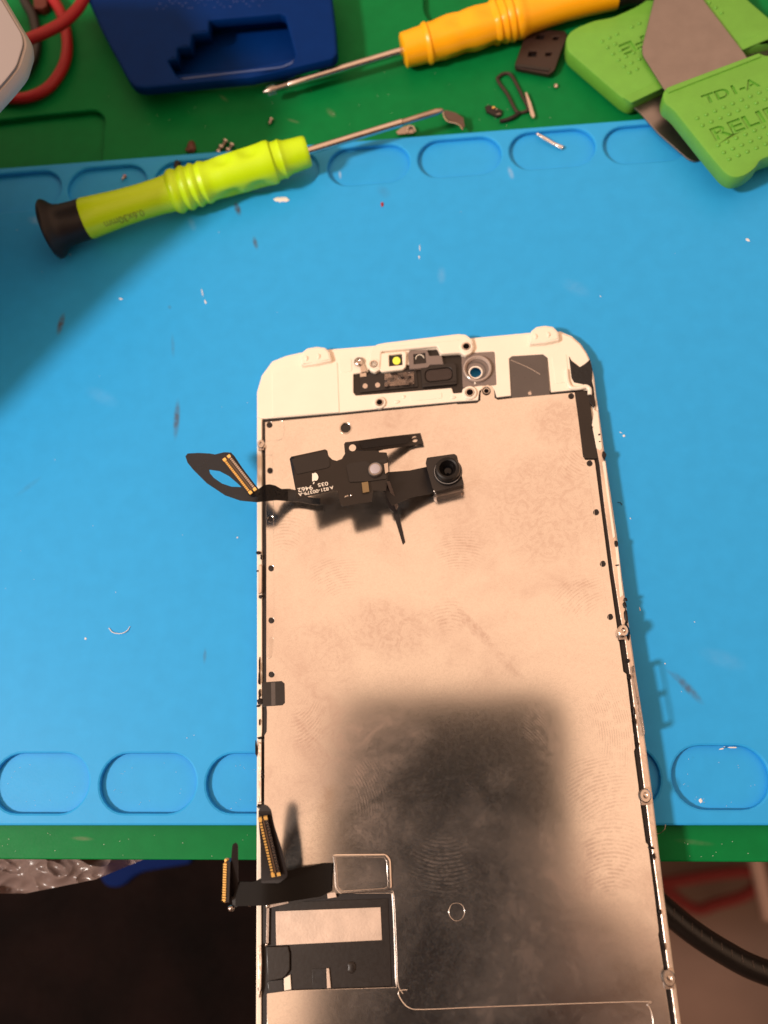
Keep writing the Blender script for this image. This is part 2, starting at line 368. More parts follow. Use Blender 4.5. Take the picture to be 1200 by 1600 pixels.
# ---------------------------------------------------------------- display panel
PANEL_NAMES.add('display_panel')
dp = empty('display_panel', mtx=PANEL_M, label='white phone display assembly lying back up, its metal plate full of fingerprints', cat='phone display')
O = Vector((0, 0, 0))
outer = [(401, 1790), (400, 1600), (401, 1100), (401.5, 613), (409, 587), (425, 565), (447, 556), (469, 551), (513, 546), (600, 539), (740, 528), (825, 520), (876, 518), (894, 525.5), (907.5, 537.5), (916.5, 551), (923, 564.5), (928.5, 590), (931.5, 617), (936.5, 650), (944, 705), (955, 778), (964, 838), (971.5, 900), (986, 1000), (1004, 1128), (1019.4, 1242), (1037.8, 1400), (1064, 1600), (1088, 1790)]
gap_in = [(410, 1790), (409, 1600), (409.5, 1160), (410.5, 1100), (410.5, 657)]               # left inner line of the side rail
gap_r = [(919.5, 611), (923.6, 640), (931, 700), (937, 724), (960, 900), (969, 960), (976, 1000), (995, 1140), (1006, 1230), (1016, 1316), (1029, 1410), (1041, 1500), (1055, 1600), (1080, 1790)]
# front glass and white bezel
def clear(c): return circ((c[0], c[1]), 9.8, 24)
cam_c = (743, 582)
slab('front_glass', [outer, clear(cam_c)], -1.05, .95, m_white2, dp, 'Q', .25)
slab('mid_frame', [outer[:2]+[(401.5, 1160), (401.5, 613)]+outer[4:], clear(cam_c)], -.55, .50, m_white, dp, 'Q', .08)
trough = [(552, 584), (575, 581), (576, 574), (640, 570), (640, 548), (683, 545), (688, 556), (718, 551.5), (722, 557), (738, 551), (773, 549), (776, 601), (770, 602), (750, 602.5), (723, 607), (722, 613.5), (708, 614.5), (706, 606), (556, 618), (552, 613)]
labelw = [(795, 559), (800, 556), (847, 553), (855, 558), (860, 618.5), (799, 623)]
foamw = [(889, 556), (893, 563), (906, 573), (914, 568), (921, 562), (927, 600), (929, 640), (935, 662), (922, 662), (917, 618), (911, 608), (900, 599), (893, 596)]
# raised top section of the bezel, open over the sensor trough
topsec = [(402.5, 652), (402.5, 613), (410, 588), (426, 566), (448, 557), (469, 552.5), (513, 547), (600, 540.5), (740, 529.5), (825, 521.5), (875, 519.5), (893, 527), (906, 538.5), (915.5, 552), (921.5, 565), (927, 592), (931, 622), (929, 640), (921, 606), (898, 609), (861, 612.5), (856, 559), (849, 553.5), (800, 556.5), (795.3, 560.5), (798.5, 618), (776, 620.5), (773, 610), (767, 604.8), (756, 604.8), (749, 611), (747, 625), (716, 627), (606, 637), (532, 644.5), (413, 654)]
slab('bezel_top', [topsec, trough], -.05, .60, m_white, dp, 'Q', .12, r=[0, .25])
slab('trough_floor', [(549, 580), (640, 540), (780, 543), (782, 612), (700, 622), (549, 622)], -.52, .12, m_blackm, dp, 'Q', 0) if False else None
slab('trough_floor', [[(550, 580), (638, 570), (638, 546), (684, 543), (700, 553), (775, 546.5), (779, 607), (724, 616), (550, 620)], circ(cam_c, 11, 24)], -.44, .13, m_blackm, dp, 'Q', .02)
# left shallow pad and small moulded steps
slab('moulded_pad', [(425, 583), (433, 575), (527, 566.5), (530, 644), (426, 651)], .07, .2, m_white, dp, 'Q', .07, r=.2)
slab('moulded_step', [(529, 562), (549, 560), (550, 580), (532, 582)], .03, .14, m_white, dp, 'Q', .06, r=.5)
slab('moulded_step', [(862, 556), (885, 553), (889, 596), (868, 600)], .04, .14, m_white, dp, 'Q', .06, r=.4)
slab('moulded_step', [(640, 618), (690, 613), (691, 622), (641, 627)], .03, .14, m_white, dp, 'Q', .06, r=.3)
for pts in ([(469, 560), (472, 549), (480, 543), (495, 540.5), (508, 542), (515, 549), (519, 563), (494, 569), (470, 572)], [(826, 535), (829, 517), (838, 509.5), (852, 507.5), (865, 509.5), (873, 518), (875, 531), (852, 536), (828, 538)]):
    t = slab('hook_tab', pts, .95, 2.1, m_white, dp, 'Q', .45, r=.3)
    x0, y0 = pts[0][0], pts[0][1]
for (x, y) in ((479, 561), (498, 558), (837, 527), (857, 524)):
    blob('tab_ridge', Q(x, y-1, .95), (.34, .62, .25), m_white, dp, 3, .08, off=O)
# raised earpiece bracket along the top edge
slab('sensor_bracket', [(576, 560), (579, 546), (588, 537.5), (600, 535), (716, 521), (728, 522), (738, 530), (741, 543), (737, 551), (727, 556), (719, 551), (690, 553), (686, 549), (683, 541), (640, 545), (596, 549), (594, 577), (586, 582), (577, 578)], .75, 1.2, m_white, dp, 'Q', .3, r=.35)
slab('bracket_lip', [(594, 541.5), (716, 529.5), (717, 531.5), (595, 543.5)], .83, .15, m_white, dp, 'Q', .05)
slab('light_sensor_housing', [[(594, 552), (631, 548.5), (635, 551), (634, 573), (630, 577), (597, 581), (592, 577)], [(607.5, 554.5), (628, 552), (629, 570), (608, 572)]], .55, 1.0, m_white, dp, 'Q', .15, r=[.3, .1])
slab('sensor_window', [(607, 554), (629, 551.5), (629.5, 571), (607.5, 573)], .05, .3, m_black, dp, 'Q', .02)
slab('phosphor_dot', circ((619.5, 563.5), 6.1, 20), .14, .1, m_phosphor, dp, 'Q', .03)
slab('clear_bracket', [[(637, 552), (640, 548), (667, 546), (671, 556), (690, 555), (693, 569), (672, 570), (668, 574), (640, 577)], [(646, 553.5), (664.5, 551), (666, 567), (646.5, 569)]], .35, .7, m_clear, dp, 'Q', .1, r=[.15, .1])
slab('sensor_window', [(645, 553), (665.5, 550.5), (666.5, 568), (646, 570)], .0, .3, m_black, dp, 'Q', .02)
bm = bmesh.new(); tube_bm(bm, smooth_path([Q(649.5, 561, .08), Q(651, 556.5, .08), Q(655.5, 554.2, .08), Q(660, 555.5, .08), Q(662.5, 559.5, .08)], 4), .09, 6)
mesh_bm('lens_ring', bm, m_print, dp)
# contact strip, pads, crumpled film
slab('contact_strip', [(562, 586), (577, 584.5), (600, 580), (650, 577), (653, 604), (563, 613)], -.12, .2, m_black, dp, 'Q', .05)
for (x, y) in ((570.5, 603), (590, 601.5)): slab('contact_pad', circ((x, y), 3.9, 16), -.06, .1, m_foil, dp, 'Q', .02)
slab('contact_tab', [(562.5, 582), (572, 581), (572.5, 588), (562.5, 589)], .05, .2, m_steel, dp, 'Q', .04)
slab('spring_finger', [(562, 568), (568, 566), (573, 580), (564, 582)], .3, .15, m_steel, dp, 'Q', .03)
fm = bmesh.new(); rnd = random.Random(5); g = []
for j in range(7):
    row = []
    for i in range(12):
        p = Q(601+46*i/11, 584-3.5*i/11+20*j/6, -.05+.55*rnd.random()**2); row.append(fm.verts.new(p))
    g.append(row)
for j in range(6):
    for i in range(11): fm.faces.new((g[j][i], g[j][i+1], g[j+1][i+1], g[j+1][i]))
bmesh.ops.solidify(fm, geom=fm.faces[:], thickness=.05)
mesh_bm('crumpled_film', fm, mat('grey_crumpled_film', (.40, .33, .30), .14, .85, bump=.3, bscale=900, var=.4), dp)
# earpiece
slab('earpiece_frame', [[(657, 576), (660, 572), (708, 566.5), (713, 570), (714, 600), (660, 605)], arcpts([(663, 578), (706, 573), (708, 593), (665, 598)], 9)], .15, .6, m_black, dp, 'Q', .12, r=[.3, 0])
slab('earpiece_mesh', arcpts([(664, 579), (705, 574.5), (707, 592), (666, 596.5)], 8), -.12, .25, mat('speaker_mesh', (.035, .02, .015), .6, bump=.8, bscale=6000), dp, 'Q', .03)
slab('earpiece_lip', [(661, 599), (712, 594.5), (712.5, 596.5), (661.5, 601.5)], .2, .2, m_blackr, dp, 'Q', .05)
# camera holder with its ring; the blue mat shows through the hole
slab('camera_bay', [[(721, 557), (738, 551), (773, 549), (776, 601), (770, 602), (723, 606)], circ(cam_c, 10.5, 30)], -.22, .2, m_clear, dp, 'Q', .04, r=[.2, 0])
c = Q(746, 576, .25); n_ = Vector((0, 0, 1))
bm = bmesh.new()
def ring_bm(bm, c, prof, n=48, squash=1.):
    rg = []
    for (r_, z_) in prof: rg.append([bm.verts.new(c + Vector((r_*math.cos(2*math.pi*k/n), r_*squash*math.sin(2*math.pi*k/n), z_))) for k in range(n)])
    for a, b in zip(rg, rg[1:]+rg[:1]):
        for k in range(n): bm.faces.new((a[k], a[(k+1) % n], b[(k+1) % n], b[k]))
ring_bm(bm, c, [(2.75, -.3), (2.70, .2), (2.5, .32), (2.35, .2), (2.15, -.3)])
mesh_bm('camera_holder_ring', bm, m_clear2, dp)
bm = bmesh.new(); c = Q(cam_c[0], cam_c[1]-2, -.3); ring_bm(bm, c, [(2.05, -.02), (2.05, .12), (1.3, .02), (1.3, -.12)])
mesh_bm('camera_well', bm, m_chip, dp)
bm = bmesh.new(); c = Q(cam_c[0], cam_c[1], -.12); ring_bm(bm, c, [(1.36, -.1), (1.36, .06), (1.1, .06), (1.1, -.1)])
mesh_bm('camera_ring', bm, m_print, dp)
slab('ring_key', [(740.5, 593), (743, 593), (743.5, 600), (741, 600.5)], -.05, .1, m_print, dp, 'Q', .02)
# data label: dark film with the scratch; the printed code itself is left out
slab('data_label', [(795.5, 559), (800, 556.5), (847, 553.5), (854.5, 558), (859.5, 618), (799.5, 622.5)], -.12, .35, m_chip, dp, 'Q', .03, r=.3)
bm = bmesh.new(); tube_bm(bm, smooth_path([Q(798, 562.5, -.1), Q(825, 574, -.1), Q(844, 585, -.1)], 3), .045, 5); mesh_bm('label_scratch', bm, m_foil, dp)
AP = [(0, .60), (.14, .70), (.34, .74), (.56, .64), (.68, .50), (.52, .32), (.50, .08), (.62, -.12), (.72, -.20), (.60, -.50), (.42, -.72), (.26, -.78), (.06, -.70), (-.10, -.70), (-.28, -.78), (-.46, -.70), (-.66, -.42), (-.76, -.06), (-.74, .30), (-.58, .60), (-.34, .74), (-.14, .70)]
LF = [(.02, .82), (.04, 1.0), (.16, 1.18), (.34, 1.28), (.34, 1.10), (.22, .92)]
def fruit(parent, c, size, ang, m, z, conv=Q, off=O):
    ca, sa = math.cos(ang), math.sin(ang)
    for k, pl in enumerate((AP, LF)):
        me = curve_mesh([arcpts([(x*size*ca-y*size*sa, x*size*sa+y*size*ca) for x, y in pl], .15*size)], .05, 0)
        for v in me.vertices: v.co = (v.co + c - off)*S
        link('fruit_logo' if k == 0 else 'logo_leaf', me, m, parent, False)
fruit(dp, Q(828, 614.5, -.08), .46, R(2), m_foil, 0)
# foam gasket torn at the right corner
slab('torn_foam', [(889, 556), (893, 563), (906, 573), (914, 568), (922, 561), (926, 577), (925, 600), (917, 606), (911, 600), (904, 598.5), (897, 597), (893, 590), (891, 572)], .12, .5, mat('black_foam', (.012, .010, .010), .8, bump=1, bscale=1500), dp, 'Q', .15)
slab('torn_foam', [(921, 566), (923.5, 572), (924, 588), (928, 606), (931, 633), (928, 637), (922, 630), (919, 618), (920, 600), (918, 585)], .0, .4, m_blackr, dp, 'Q', .12)
tube('corner_bead', [Q(885, 578, .05), Q(887, 596, .1), Q(893, 606, .12), (Q(906, 606, .12)), Q(915, 604, .15), Q(921, 608, .1), Q(921.5, 617, .05)], .42, m_white, dp, n=10, off=O)
# screw bosses
m_hole = mat('hole_shade', (.004, .003, .003), .7, spec=.05)
def boss(x, y, r, top, steel=True, metal_only=False):
    c = Q(x, y, top)
    if not metal_only:
        bm = bmesh.new(); ring_bm(bm, c, [(r*1.55, -1.), (r*1.5, -.15), (r*1.3, 0), (r*1.0, 0), (r*1.0, -1.)]); mesh_bm('screw_boss', bm, m_white, dp)
    bm = bmesh.new(); ring_bm(bm, c+Vector((0, 0, .06)), [(r*1.02, -.9), (r*1.0, -.03), (r*.92, .04), (r*.70, 0), (r*.62, -.15), (r*.60, -.5)], 32)
    o = mesh_bm('threaded_insert', bm, m_steel, dp)
    slab('hole_shade_disc', [tuple(c[:2]) for c in [c+Vector((r*.66*math.cos(a), r*.6*math.sin(a), 0)) for a in [k*math.pi/10 for k in range(20)]]], top-.10, .1, m_hole, o, 'Q', 0, px=False)  # near-black disc stands for the shade inside the hole
boss(584, 568.5, .82, .85); boss(728.5, 541, .88, .88); boss(593, 628.5, .82, .35); boss(734, 613, .92, .35); boss(760, 611, .66, .12, metal_only=True)
bm = bmesh.new(); lathe_bm(bm, Q(561.5, 567.5, -.3), Q(561.5, 567.5, -.3)+Vector((0, 0, 1)), [(0, .95), (.75, .95), (.95, .75), (1.0, .5), (.85, .35), (.7, .1)], 24)
mesh_bm('steel_screw', bm, m_steel, dp)
for (x, y, a) in ((620, 628, .6), (708, 621, .5), (631, 620, .3)):
    blob('moulding_nub', Q(x, y, .0), (a, .35, .18), m_white, dp, 3, .1, off=O)
# black film showing in the slit all round the plate
film = [(410.5, 1790), (409, 1600), (409.5, 1160), (410.5, 1100), (410.5, 654), (480, 650), (532, 643.5), (606, 636), (700, 627), (747, 624), (747, 606), (774, 602), (776, 617), (798, 616), (900, 607.5)] + gap_r
slab('gap_film', film, -.42, .12, m_blackr, dp, 'Q', .02)
slab('side_strip', [(898, 612), (913, 610), (919.5, 613.5), (923.2, 640), (931.5, 700), (934, 716.5), (914.6, 716.5), (911, 713), (905, 662)], -.06, .35, m_blackm, dp, 'Q', .05, r=.25)
# metal back plate, one sheet with pin holes and the cut-out at its lower left
plate_o = [(414, 659.5), (532, 648.5), (606.7, 641), (700, 632), (712, 630.5), (716, 631.5), (745, 629.5), (750.5, 625.5), (750.7, 615), (754, 604), (762, 601), (769, 604), (772.5, 611), (773, 621.5), (778, 624.5), (798.7, 622), (898, 613), (904.5, 660), (911, 713), (914.6, 718.5), (928.5, 718.5), (930, 724.5), (952.8, 900), (963.5, 975), (967.5, 1002), (974, 1049), (978.8, 1053), (981, 1070), (989, 1140), (992.5, 1169), (990.6, 1174), (997.6, 1227), (1001, 1258), (1009, 1316), (1012.6, 1320), (1023, 1400), (1029.5, 1455), (1028.5, 1460), (1036, 1508), (1040, 1545), (1048, 1600), (1074, 1790),
           (418, 1790), (417, 1552.5), (455, 1547.5), (619.5, 1542.5), (613.5, 1396), (520, 1396.5), (452, 1402), (412.5, 1412), (412.6, 1255), (413, 1149), (416.5, 1143), (417, 1112), (415.9, 1100), (415.9, 1064), (416, 860), (415, 760)]
dots = [(421, 664), (422, 735.5), (423, 811), (423.7, 888), (424, 969.5), (424.3, 1054), (892.5, 619), (921.3, 724), (931.5, 800.5), (942, 881), (953.5, 964)]
tabw = arcpts([(416.5, 1064), (443, 1063), (444.5, 1102), (416.5, 1103.5)], 4)
plate = slab('back_plate', [plate_o] + [circ(p, 4.6, 18) for p in dots] + [circ((540, 668.5), 8.8, 28), circ((760, 611), 6.6, 20)], 0, .30, None, dp, 'Q', .05)
for p in dots:
    slab('pin_hole', circ(p, 5.2, 16), -.12, .12, m_black, dp, 'Q', .0)
    slab('pin_head', circ((p[0]+.3, p[1]-.2), 2.5, 12), -.04, .08, m_blackr, dp, 'Q', .02)
bm = bmesh.new(); ring_bm(bm, Q(540, 668.5, .04), [(1.28, -.1), (1.24, .06), (1.1, .07), (.98, 0), (.96, -.2)]); mesh_bm('hole_rim', bm, m_steel, dp)
slab('pin_hole', circ((540, 668.5), 9.5, 24), -.2, .12, m_black, dp, 'Q', 0)
slab('black_tab', [(410, 1066), (440, 1064), (444.5, 1068), (445, 1098), (441, 1102), (410, 1104)], .09, .1, m_blackm, dp, 'Q', .03)
slab('tab_stripe', [(423.5, 1066.5), (430, 1066), (430.5, 1101.5), (424, 1102)], .115, .03, m_chip, dp, 'Q', 0)
# pressed ribs and outlines stamped in the plate
def rib(pts, r=.16, sink=.09, sub=4, name='pressed_rib', m=None):
    bm = bmesh.new(); P = smooth_path([Q(x, y, -sink) for x, y in pts], sub); tube_bm(bm, P, r, 8)
    return mesh_bm(name, bm, m or m_plate, dp)
def plate_material():
    m = bpy.data.materials.new('fingerprinted_plate'); m.use_nodes = True; n = m.node_tree.nodes; l = m.node_tree.links; p = n['Principled BSDF']
    p.inputs['Metallic'].default_value = 1
    t = n.new('ShaderNodeTexCoord'); OB = t.outputs['Object']
    def noise(sc, det=5, dist=0., rough=.55):
        x = n.new('ShaderNodeTexNoise'); x.inputs['Scale'].default_value = sc; x.inputs['Detail'].default_value = det; x.inputs['Distortion'].default_value = dist; x.inputs['Roughness'].default_value = rough
        l.new(OB, x.inputs['Vector']); return x.outputs['Fac']
    def rng(s, a, b, c=0., d=1.):
        x = n.new('ShaderNodeMapRange'); x.interpolation_type = 'SMOOTHSTEP'; x.inputs[1].default_value = a; x.inputs[2].default_value = b; x.inputs[3].default_value = c; x.inputs[4].default_value = d
        l.new(s, x.inputs[0]); return x.outputs[0]
    def op(o, a, b):
        x = n.new('ShaderNodeMath'); x.operation = o
        for i, v in enumerate((a, b)):
            if isinstance(v, (int, float)): x.inputs[i].default_value = v
            else: l.new(v, x.inputs[i])
        return x.outputs[0]
    def ell(px, py, a, b, ang, lo=1., hi=.35):
        c = Q(px, py); mp = n.new('ShaderNodeMapping'); mp.vector_type = 'TEXTURE'
        mp.inputs['Location'].default_value = (c.x*S, c.y*S, 0); mp.inputs['Rotation'].default_value = (0, 0, R(ang)); mp.inputs['Scale'].default_value = (a*S, b*S, 1)
        l.new(OB, mp.inputs[0]); ln = n.new('ShaderNodeVectorMath'); ln.operation = 'LENGTH'
        ns = n.new('ShaderNodeTexNoise'); ns.inputs['Scale'].default_value = 2.2; ns.inputs['Detail'].default_value = 4; l.new(mp.outputs[0], ns.inputs['Vector'])
        ad = n.new('ShaderNodeVectorMath'); ad.operation = 'MULTIPLY_ADD'; ad.inputs[1].default_value = (.55, .55, 0); l.new(ns.outputs['Color'], ad.inputs[0]); l.new(mp.outputs[0], ad.inputs[2])
        sb = n.new('ShaderNodeVectorMath'); sb.operation = 'SUBTRACT'; sb.inputs[1].default_value = (.27, .27, 0); l.new(ad.outputs[0], sb.inputs[0])
        l.new(sb.outputs[0], ln.inputs[0]); return rng(ln.outputs['Value'], lo, hi), mp.outputs[0]
    # broad greasy smears, and a wider darker tone at the upper right
    big = rng(noise(28, 6, .6), .44, .62); fine = rng(noise(160, 6, 1.2, .65), .45, .7)
    smear = op('MULTIPLY', big, op('ADD', op('MULTIPLY', fine, .5), .5))
    streak = rng(noise(420, 6, 2.0, .7), .42, .62)
    for (px, py, a, b, ang, st) in ((500, 1010, 11, 7, 5, .75), (610, 980, 12, 7, -15, .9), (745, 985, 7, 1.5, -50, 1.0), (790, 1035, 5, 1.3, -50, .7), (520, 1060, 7, 8, 10, .5), (850, 790, 16, 16, 20, .85), (880, 660, 9, 7, 0, .8), (700, 690, 9, 6, 0, .4), (560, 1180, 6, 6, 0, .7), (590, 1290, 7, 5, 30, .7), (780, 1215, 4, 3, 20, .35), (760, 850, 3, 1.2, -60, .5), (730, 1420, 8, 6, 20, .4)):
        e_, _ = ell(px, py, a, b, ang); smear = op('MAXIMUM', smear, op('MULTIPLY', op('MULTIPLY', e_, op('ADD', .45, op('MULTIPLY', streak, .55))), st))
    # fingerprint ridges
    ridge = None
    for (px, py, a, b, ang, cxx, cyy) in ((960, 1130, 5.5, 9, 8, -1.54, 0.17), (930, 1230, 8, 7, 5, 0.4, -1.6), (955, 1330, 6, 8, -10, 0.2, -1.7), (575, 1230, 5, 6.5, 10, -1.51, -0.34), (905, 930, 6, 5, 20, 0.38, -1.5), (450, 830, 4, 5, -10, 0, -1.55), (700, 960, 4, 4, 30, -0.8, -1.33), (520, 900, 6, 5, 0, 0.49, -1.47), (850, 1150, 4, 7, 20, -1.42, -0.63), (720, 860, 6, 5, 15, -0.6, -1.43), (480, 1130, 4, 6, 0, -0.75, 1.35), (690, 1350, 6, 6, 30, 0.86, 1.29), (900, 720, 4, 5, -10, 0.69, 1.39)):
        e_, vec = ell(px, py, a, b, ang)
        sb = n.new('ShaderNodeVectorMath'); sb.operation = 'SUBTRACT'; sb.inputs[1].default_value = (cxx, cyy, 0); l.new(vec, sb.inputs[0])
        wv = n.new('ShaderNodeTexWave'); wv.wave_type = 'RINGS'; wv.rings_direction = 'Z'; wv.inputs['Scale'].default_value = max(a, b)*.50; wv.inputs['Distortion'].default_value = 2.5; wv.inputs['Detail'].default_value = 2; wv.inputs['Detail Scale'].default_value = .6
        l.new(sb.outputs[0], wv.inputs['Vector']); v = op('MULTIPLY', wv.outputs['Fac'], e_)
        ridge = v if ridge is None else op('MAXIMUM', ridge, v)
    brk = rng(noise(700, 3), .35, .6); ridge = op('MULTIPLY', ridge, brk)
    grain = rng(noise(1500, 6, 1.5, .7), .40, .68)
    grease = op('MINIMUM', op('ADD', op('ADD', op('MULTIPLY', smear, .55), op('MULTIPLY', ridge, .34)), op('MULTIPLY', grain, .14)), 1.)
    mx = n.new('ShaderNodeMix'); mx.data_type = 'RGBA'; mx.inputs[6].default_value = (.80, .755, .71, 1); mx.inputs[7].default_value = (.52, .38, .32, 1); l.new(grease, mx.inputs[0]); l.new(mx.outputs[2], p.inputs['Base Color'])
    speck = rng(noise(3500, 2), .68, .76)
    rg = op('ADD', op('ADD', .125, op('MULTIPLY', grease, .12)), op('MULTIPLY', noise(2200, 3), .03)); l.new(rg, p.inputs['Roughness'])
    l.new(op('SUBTRACT', 1.0, op('MULTIPLY', grease, .16)), p.inputs['Metallic'])
    b = n.new('ShaderNodeBump'); b.inputs['Strength'].default_value = .10; b.inputs['Distance'].default_value = .00001
    l.new(op('ADD', op('MULTIPLY', noise(4500, 3), .45), op('ADD', op('MULTIPLY', ridge, .45), op('MULTIPLY', speck, .5))), b.inputs['Height'])
    b2 = n.new('ShaderNodeBump'); b2.inputs['Strength'].default_value = .05; b2.inputs['Distance'].default_value = .0004; l.new(noise(38, 2), b2.inputs['Height']); l.new(b.outputs[0], b2.inputs['Normal'])
    l.new(b2.outputs[0], p.inputs['Normal'])
    return m
m_plate = plate_material(); plate.data.materials.clear(); plate.data.materials.append(m_plate)
rib([(637, 1545), (624, 1547), (626, 1558), (640, 1573), (665, 1575.5), (760, 1571.5), (996, 1563.5), (1010, 1568), (1017, 1582), (1021, 1610), (1028, 1660)], .80, .773)
rib([(611, 1392), (616, 1400), (620, 1480), (622, 1535), (630, 1552)], .50, .482)
rib([(701, 1424), (705, 1414), (713, 1411), (722, 1414), (726, 1424), (722, 1435), (713, 1439), (705, 1434), (701, 1424), (704, 1415)], .14, .128)
rib([(428.5, 960), (428, 870), (427, 780), (426, 716), (423, 712), (416, 711)], .045, .03)
rib([(437, 657), (442, 659), (444, 668), (443, 681), (438, 687), (415, 690)], .045, .03)
rib([(918, 735), (930, 810), (940, 888), (951, 970)], .045, .03)
rib([(425, 996), (428, 1000), (425, 1024), (419.5, 1029), (418, 1025), (421, 1000), (425, 996)], .05, .035)
slab('pressed_pad', arcpts([(422, 999), (427, 998), (424, 1026), (419, 1027)], 2), .03, .05, m_steel, dp, 'Q', .015)
# steel side rails and their wear
m_rail = mat('worn_rail', (.74, .60, .50), .34, .75, bump=.35, bscale=1300, var=.22)
m_railw = mat('chipped_white_rail', (.86, .76, .64), .36, bump=.12, bscale=1500, var=.04)
spotsl = []
slab('side_rail', [(402.3, 1790), (401.6, 1600), (402, 1160), (402.4, 655), (409, 655), (409.4, 1140), (408.4, 1160), (408, 1790)], -.10, .5, m_railw, dp, 'Q', .1)
ri = [(925, 664), (936.5, 724), (944, 790), (958, 893), (968.5, 960), (976.5, 1002), (985, 1062), (996.5, 1150), (1007.5, 1240), (1017, 1316), (1030, 1410), (1042, 1500), (1056, 1600), (1081, 1790)]
ro = [(935, 650), (943, 705), (954, 778), (970.5, 900), (985, 1000), (1003, 1128), (1018.4, 1242), (1036.8, 1400), (1063, 1600), (1087, 1790)]
slab('side_rail', ri + ro[::-1], -.08, .5, m_rail, dp, 'Q', .12)
slab('rail_cap', [(928.5, 640), (934.5, 643), (941, 700), (938, 704), (932, 700), (925, 664)], .02, .3, m_railw, dp, 'Q', .1)
slab('rail_cap', [(941, 722), (945.5, 718), (953, 778), (961.5, 838), (958, 842), (952.5, 800)], .02, .3, m_railw, dp, 'Q', .1)
slab('rail_cap', [(961, 850), (965, 846), (971, 905), (974, 930), (969, 934)], .02, .3, m_railw, dp, 'Q', .1)
for (a, b, h_) in (((403, 882), (403.5, 928), .35), ((402.5, 1160), (403, 1255), .3)):
    slab('rail_clip', [(a[0]+1, a[1]), (a[0]+6, a[1]+2), (b[0]+5.5, b[1]-2), (b[0], b[1])], h_, .5, m_rail, dp, 'Q', .1)
slab('rail_clip', [(403, 1480), (408, 1476), (409, 1500), (408, 1545), (404, 1560)], .3, .5, m_rail, dp, 'Q', .1)
def lump(x, y, rx, ry, s, z=.05, m=m_blackr, ht=.25):
    a = bmesh.new(); bmesh.ops.create_icosphere(a, subdivisions=2, radius=1); rr = random.Random(s)
    c = Q(x, y, z)
    for v in a.verts:
        k = 1+.35*(rr.random()-.5)*2; v.co = Vector((v.co.x*rx*k, v.co.y*ry*k, v.co.z*ht*k))+c
    return a
bm = bmesh.new(); tmp = bpy.data.meshes.new('tmp')
for i, (x, y, rx, ry) in enumerate(((404, 864, .45, .3), (408, 870, .15, .6), (404.5, 892, .5, .2), (406, 900, .2, .9), (407, 932, .35, .35), (405.5, 1040, .12, 1.3), (405, 1060, .2, 1.2), (405.5, 1084, .22, .9), (406, 1096, .5, .55), (403.5, 1103, .35, .2), (405.5, 1128, .12, .5), (407, 1153, .6, .22), (400.5, 1170, .18, 1.4), (407.5, 1207, .42, .55), (406, 1260, .5, .35), (410, 1213, .4, .3), (925, 668, .12, .2), (936, 679, .18, .15), (937, 690, .15, .1), (977, 937, .35, .3), (976, 945, .3, .6), (978.5, 962, .3, 1.3), (980, 985, .35, 1.4), (981.5, 1032, .28, .35), (983, 1058, .3, .4), (990, 1112, .2, .9), (992, 1128, .15, .5), (996, 1163, .18, .35), (1017, 1325, .5, .25), (1022, 1338, .25, .5), (1031, 1425, .2, .4), (963, 850, .28, .6), (944, 712, .35, .9), (964.5, 883, .3, .12), (406, 1545, .3, .5), (405, 1500, .15, 1.2), (1038, 1480, .15, .5))):
    a = lump(x, y, rx, ry, i); a.to_mesh(tmp); a.free(); bm.from_mesh(tmp)
mesh_bm('adhesive_residue', bm, m_blackr, dp, kind='stuff')
# screw tabs standing on the rails
def screw_tab(x, y, r, hgt, lean=0):
    c = Q(x, y, 0); t = empty('screw_tab'); t.parent = dp; t.matrix_local = Matrix.Translation(c*S)
    bm = bmesh.new(); ring_bm(bm, Vector((0, 0, hgt*.5)), [(r, -hgt*.6), (r, hgt*.3), (r*.85, hgt*.45), (r*.45, hgt*.45), (r*.42, -hgt*.3)], 28, 1.25); mesh_bm('loop', bm, m_steel, t)
    bm = bmesh.new(); bmesh.ops.create_icosphere(bm, subdivisions=2, radius=1)
    for v in bm.verts: v.co = Vector((v.co.x*r*.75, v.co.y*r*.8, v.co.z*.35+hgt*.45))
    mesh_bm('screw_head', bm, m_steel, t)
    bm = bmesh.new(); box_bm(bm, Vector((-.05, -r*1.2, hgt*.3)), Vector((r*1.5, 0, 0)), Vector((0, r*.8, 0)), Vector((0, 0, .5))); mesh_bm('solder_foot', bm, m_steeld, t)
    return t
screw_tab(409.5, 696, .72, 1.0); screw_tab(971.5, 988, .85, 2.2); screw_tab(1007, 1243, .9, 1.0); screw_tab(1044, 1527, .95, 1.0)
# thin spring clip standing edge-on along the right rail (its two windows show only in its shadow)
def standing_clip(p0, p1, hgt, wins, m=m_steeld):
    a, b = Q(*p0, 0), Q(*p1, 0); L = (b-a).length
    loops = [arcpts([(0, -.6), (L, -.6), (L, hgt), (0, hgt)], .7)] + [arcpts([(u0*L, .35*hgt), (u1*L, .35*hgt), (u1*L, hgt*.84), (u0*L, hgt*.84)], .3) for u0, u1 in wins]
    me = curve_mesh(loops, .14, .03); ex = (b-a).normalized()
    for v in me.vertices: v.co = (a + ex*v.co.x + Vector((0, 0, 1))*v.co.y + Vector((0, 0, 1)).cross(ex)*(-v.co.z))*S
    return link('spring_clip', me, m, dp)
standing_clip((986, 1042), (1003, 1150), 2.5, ((.08, .46), (.54, .92)))
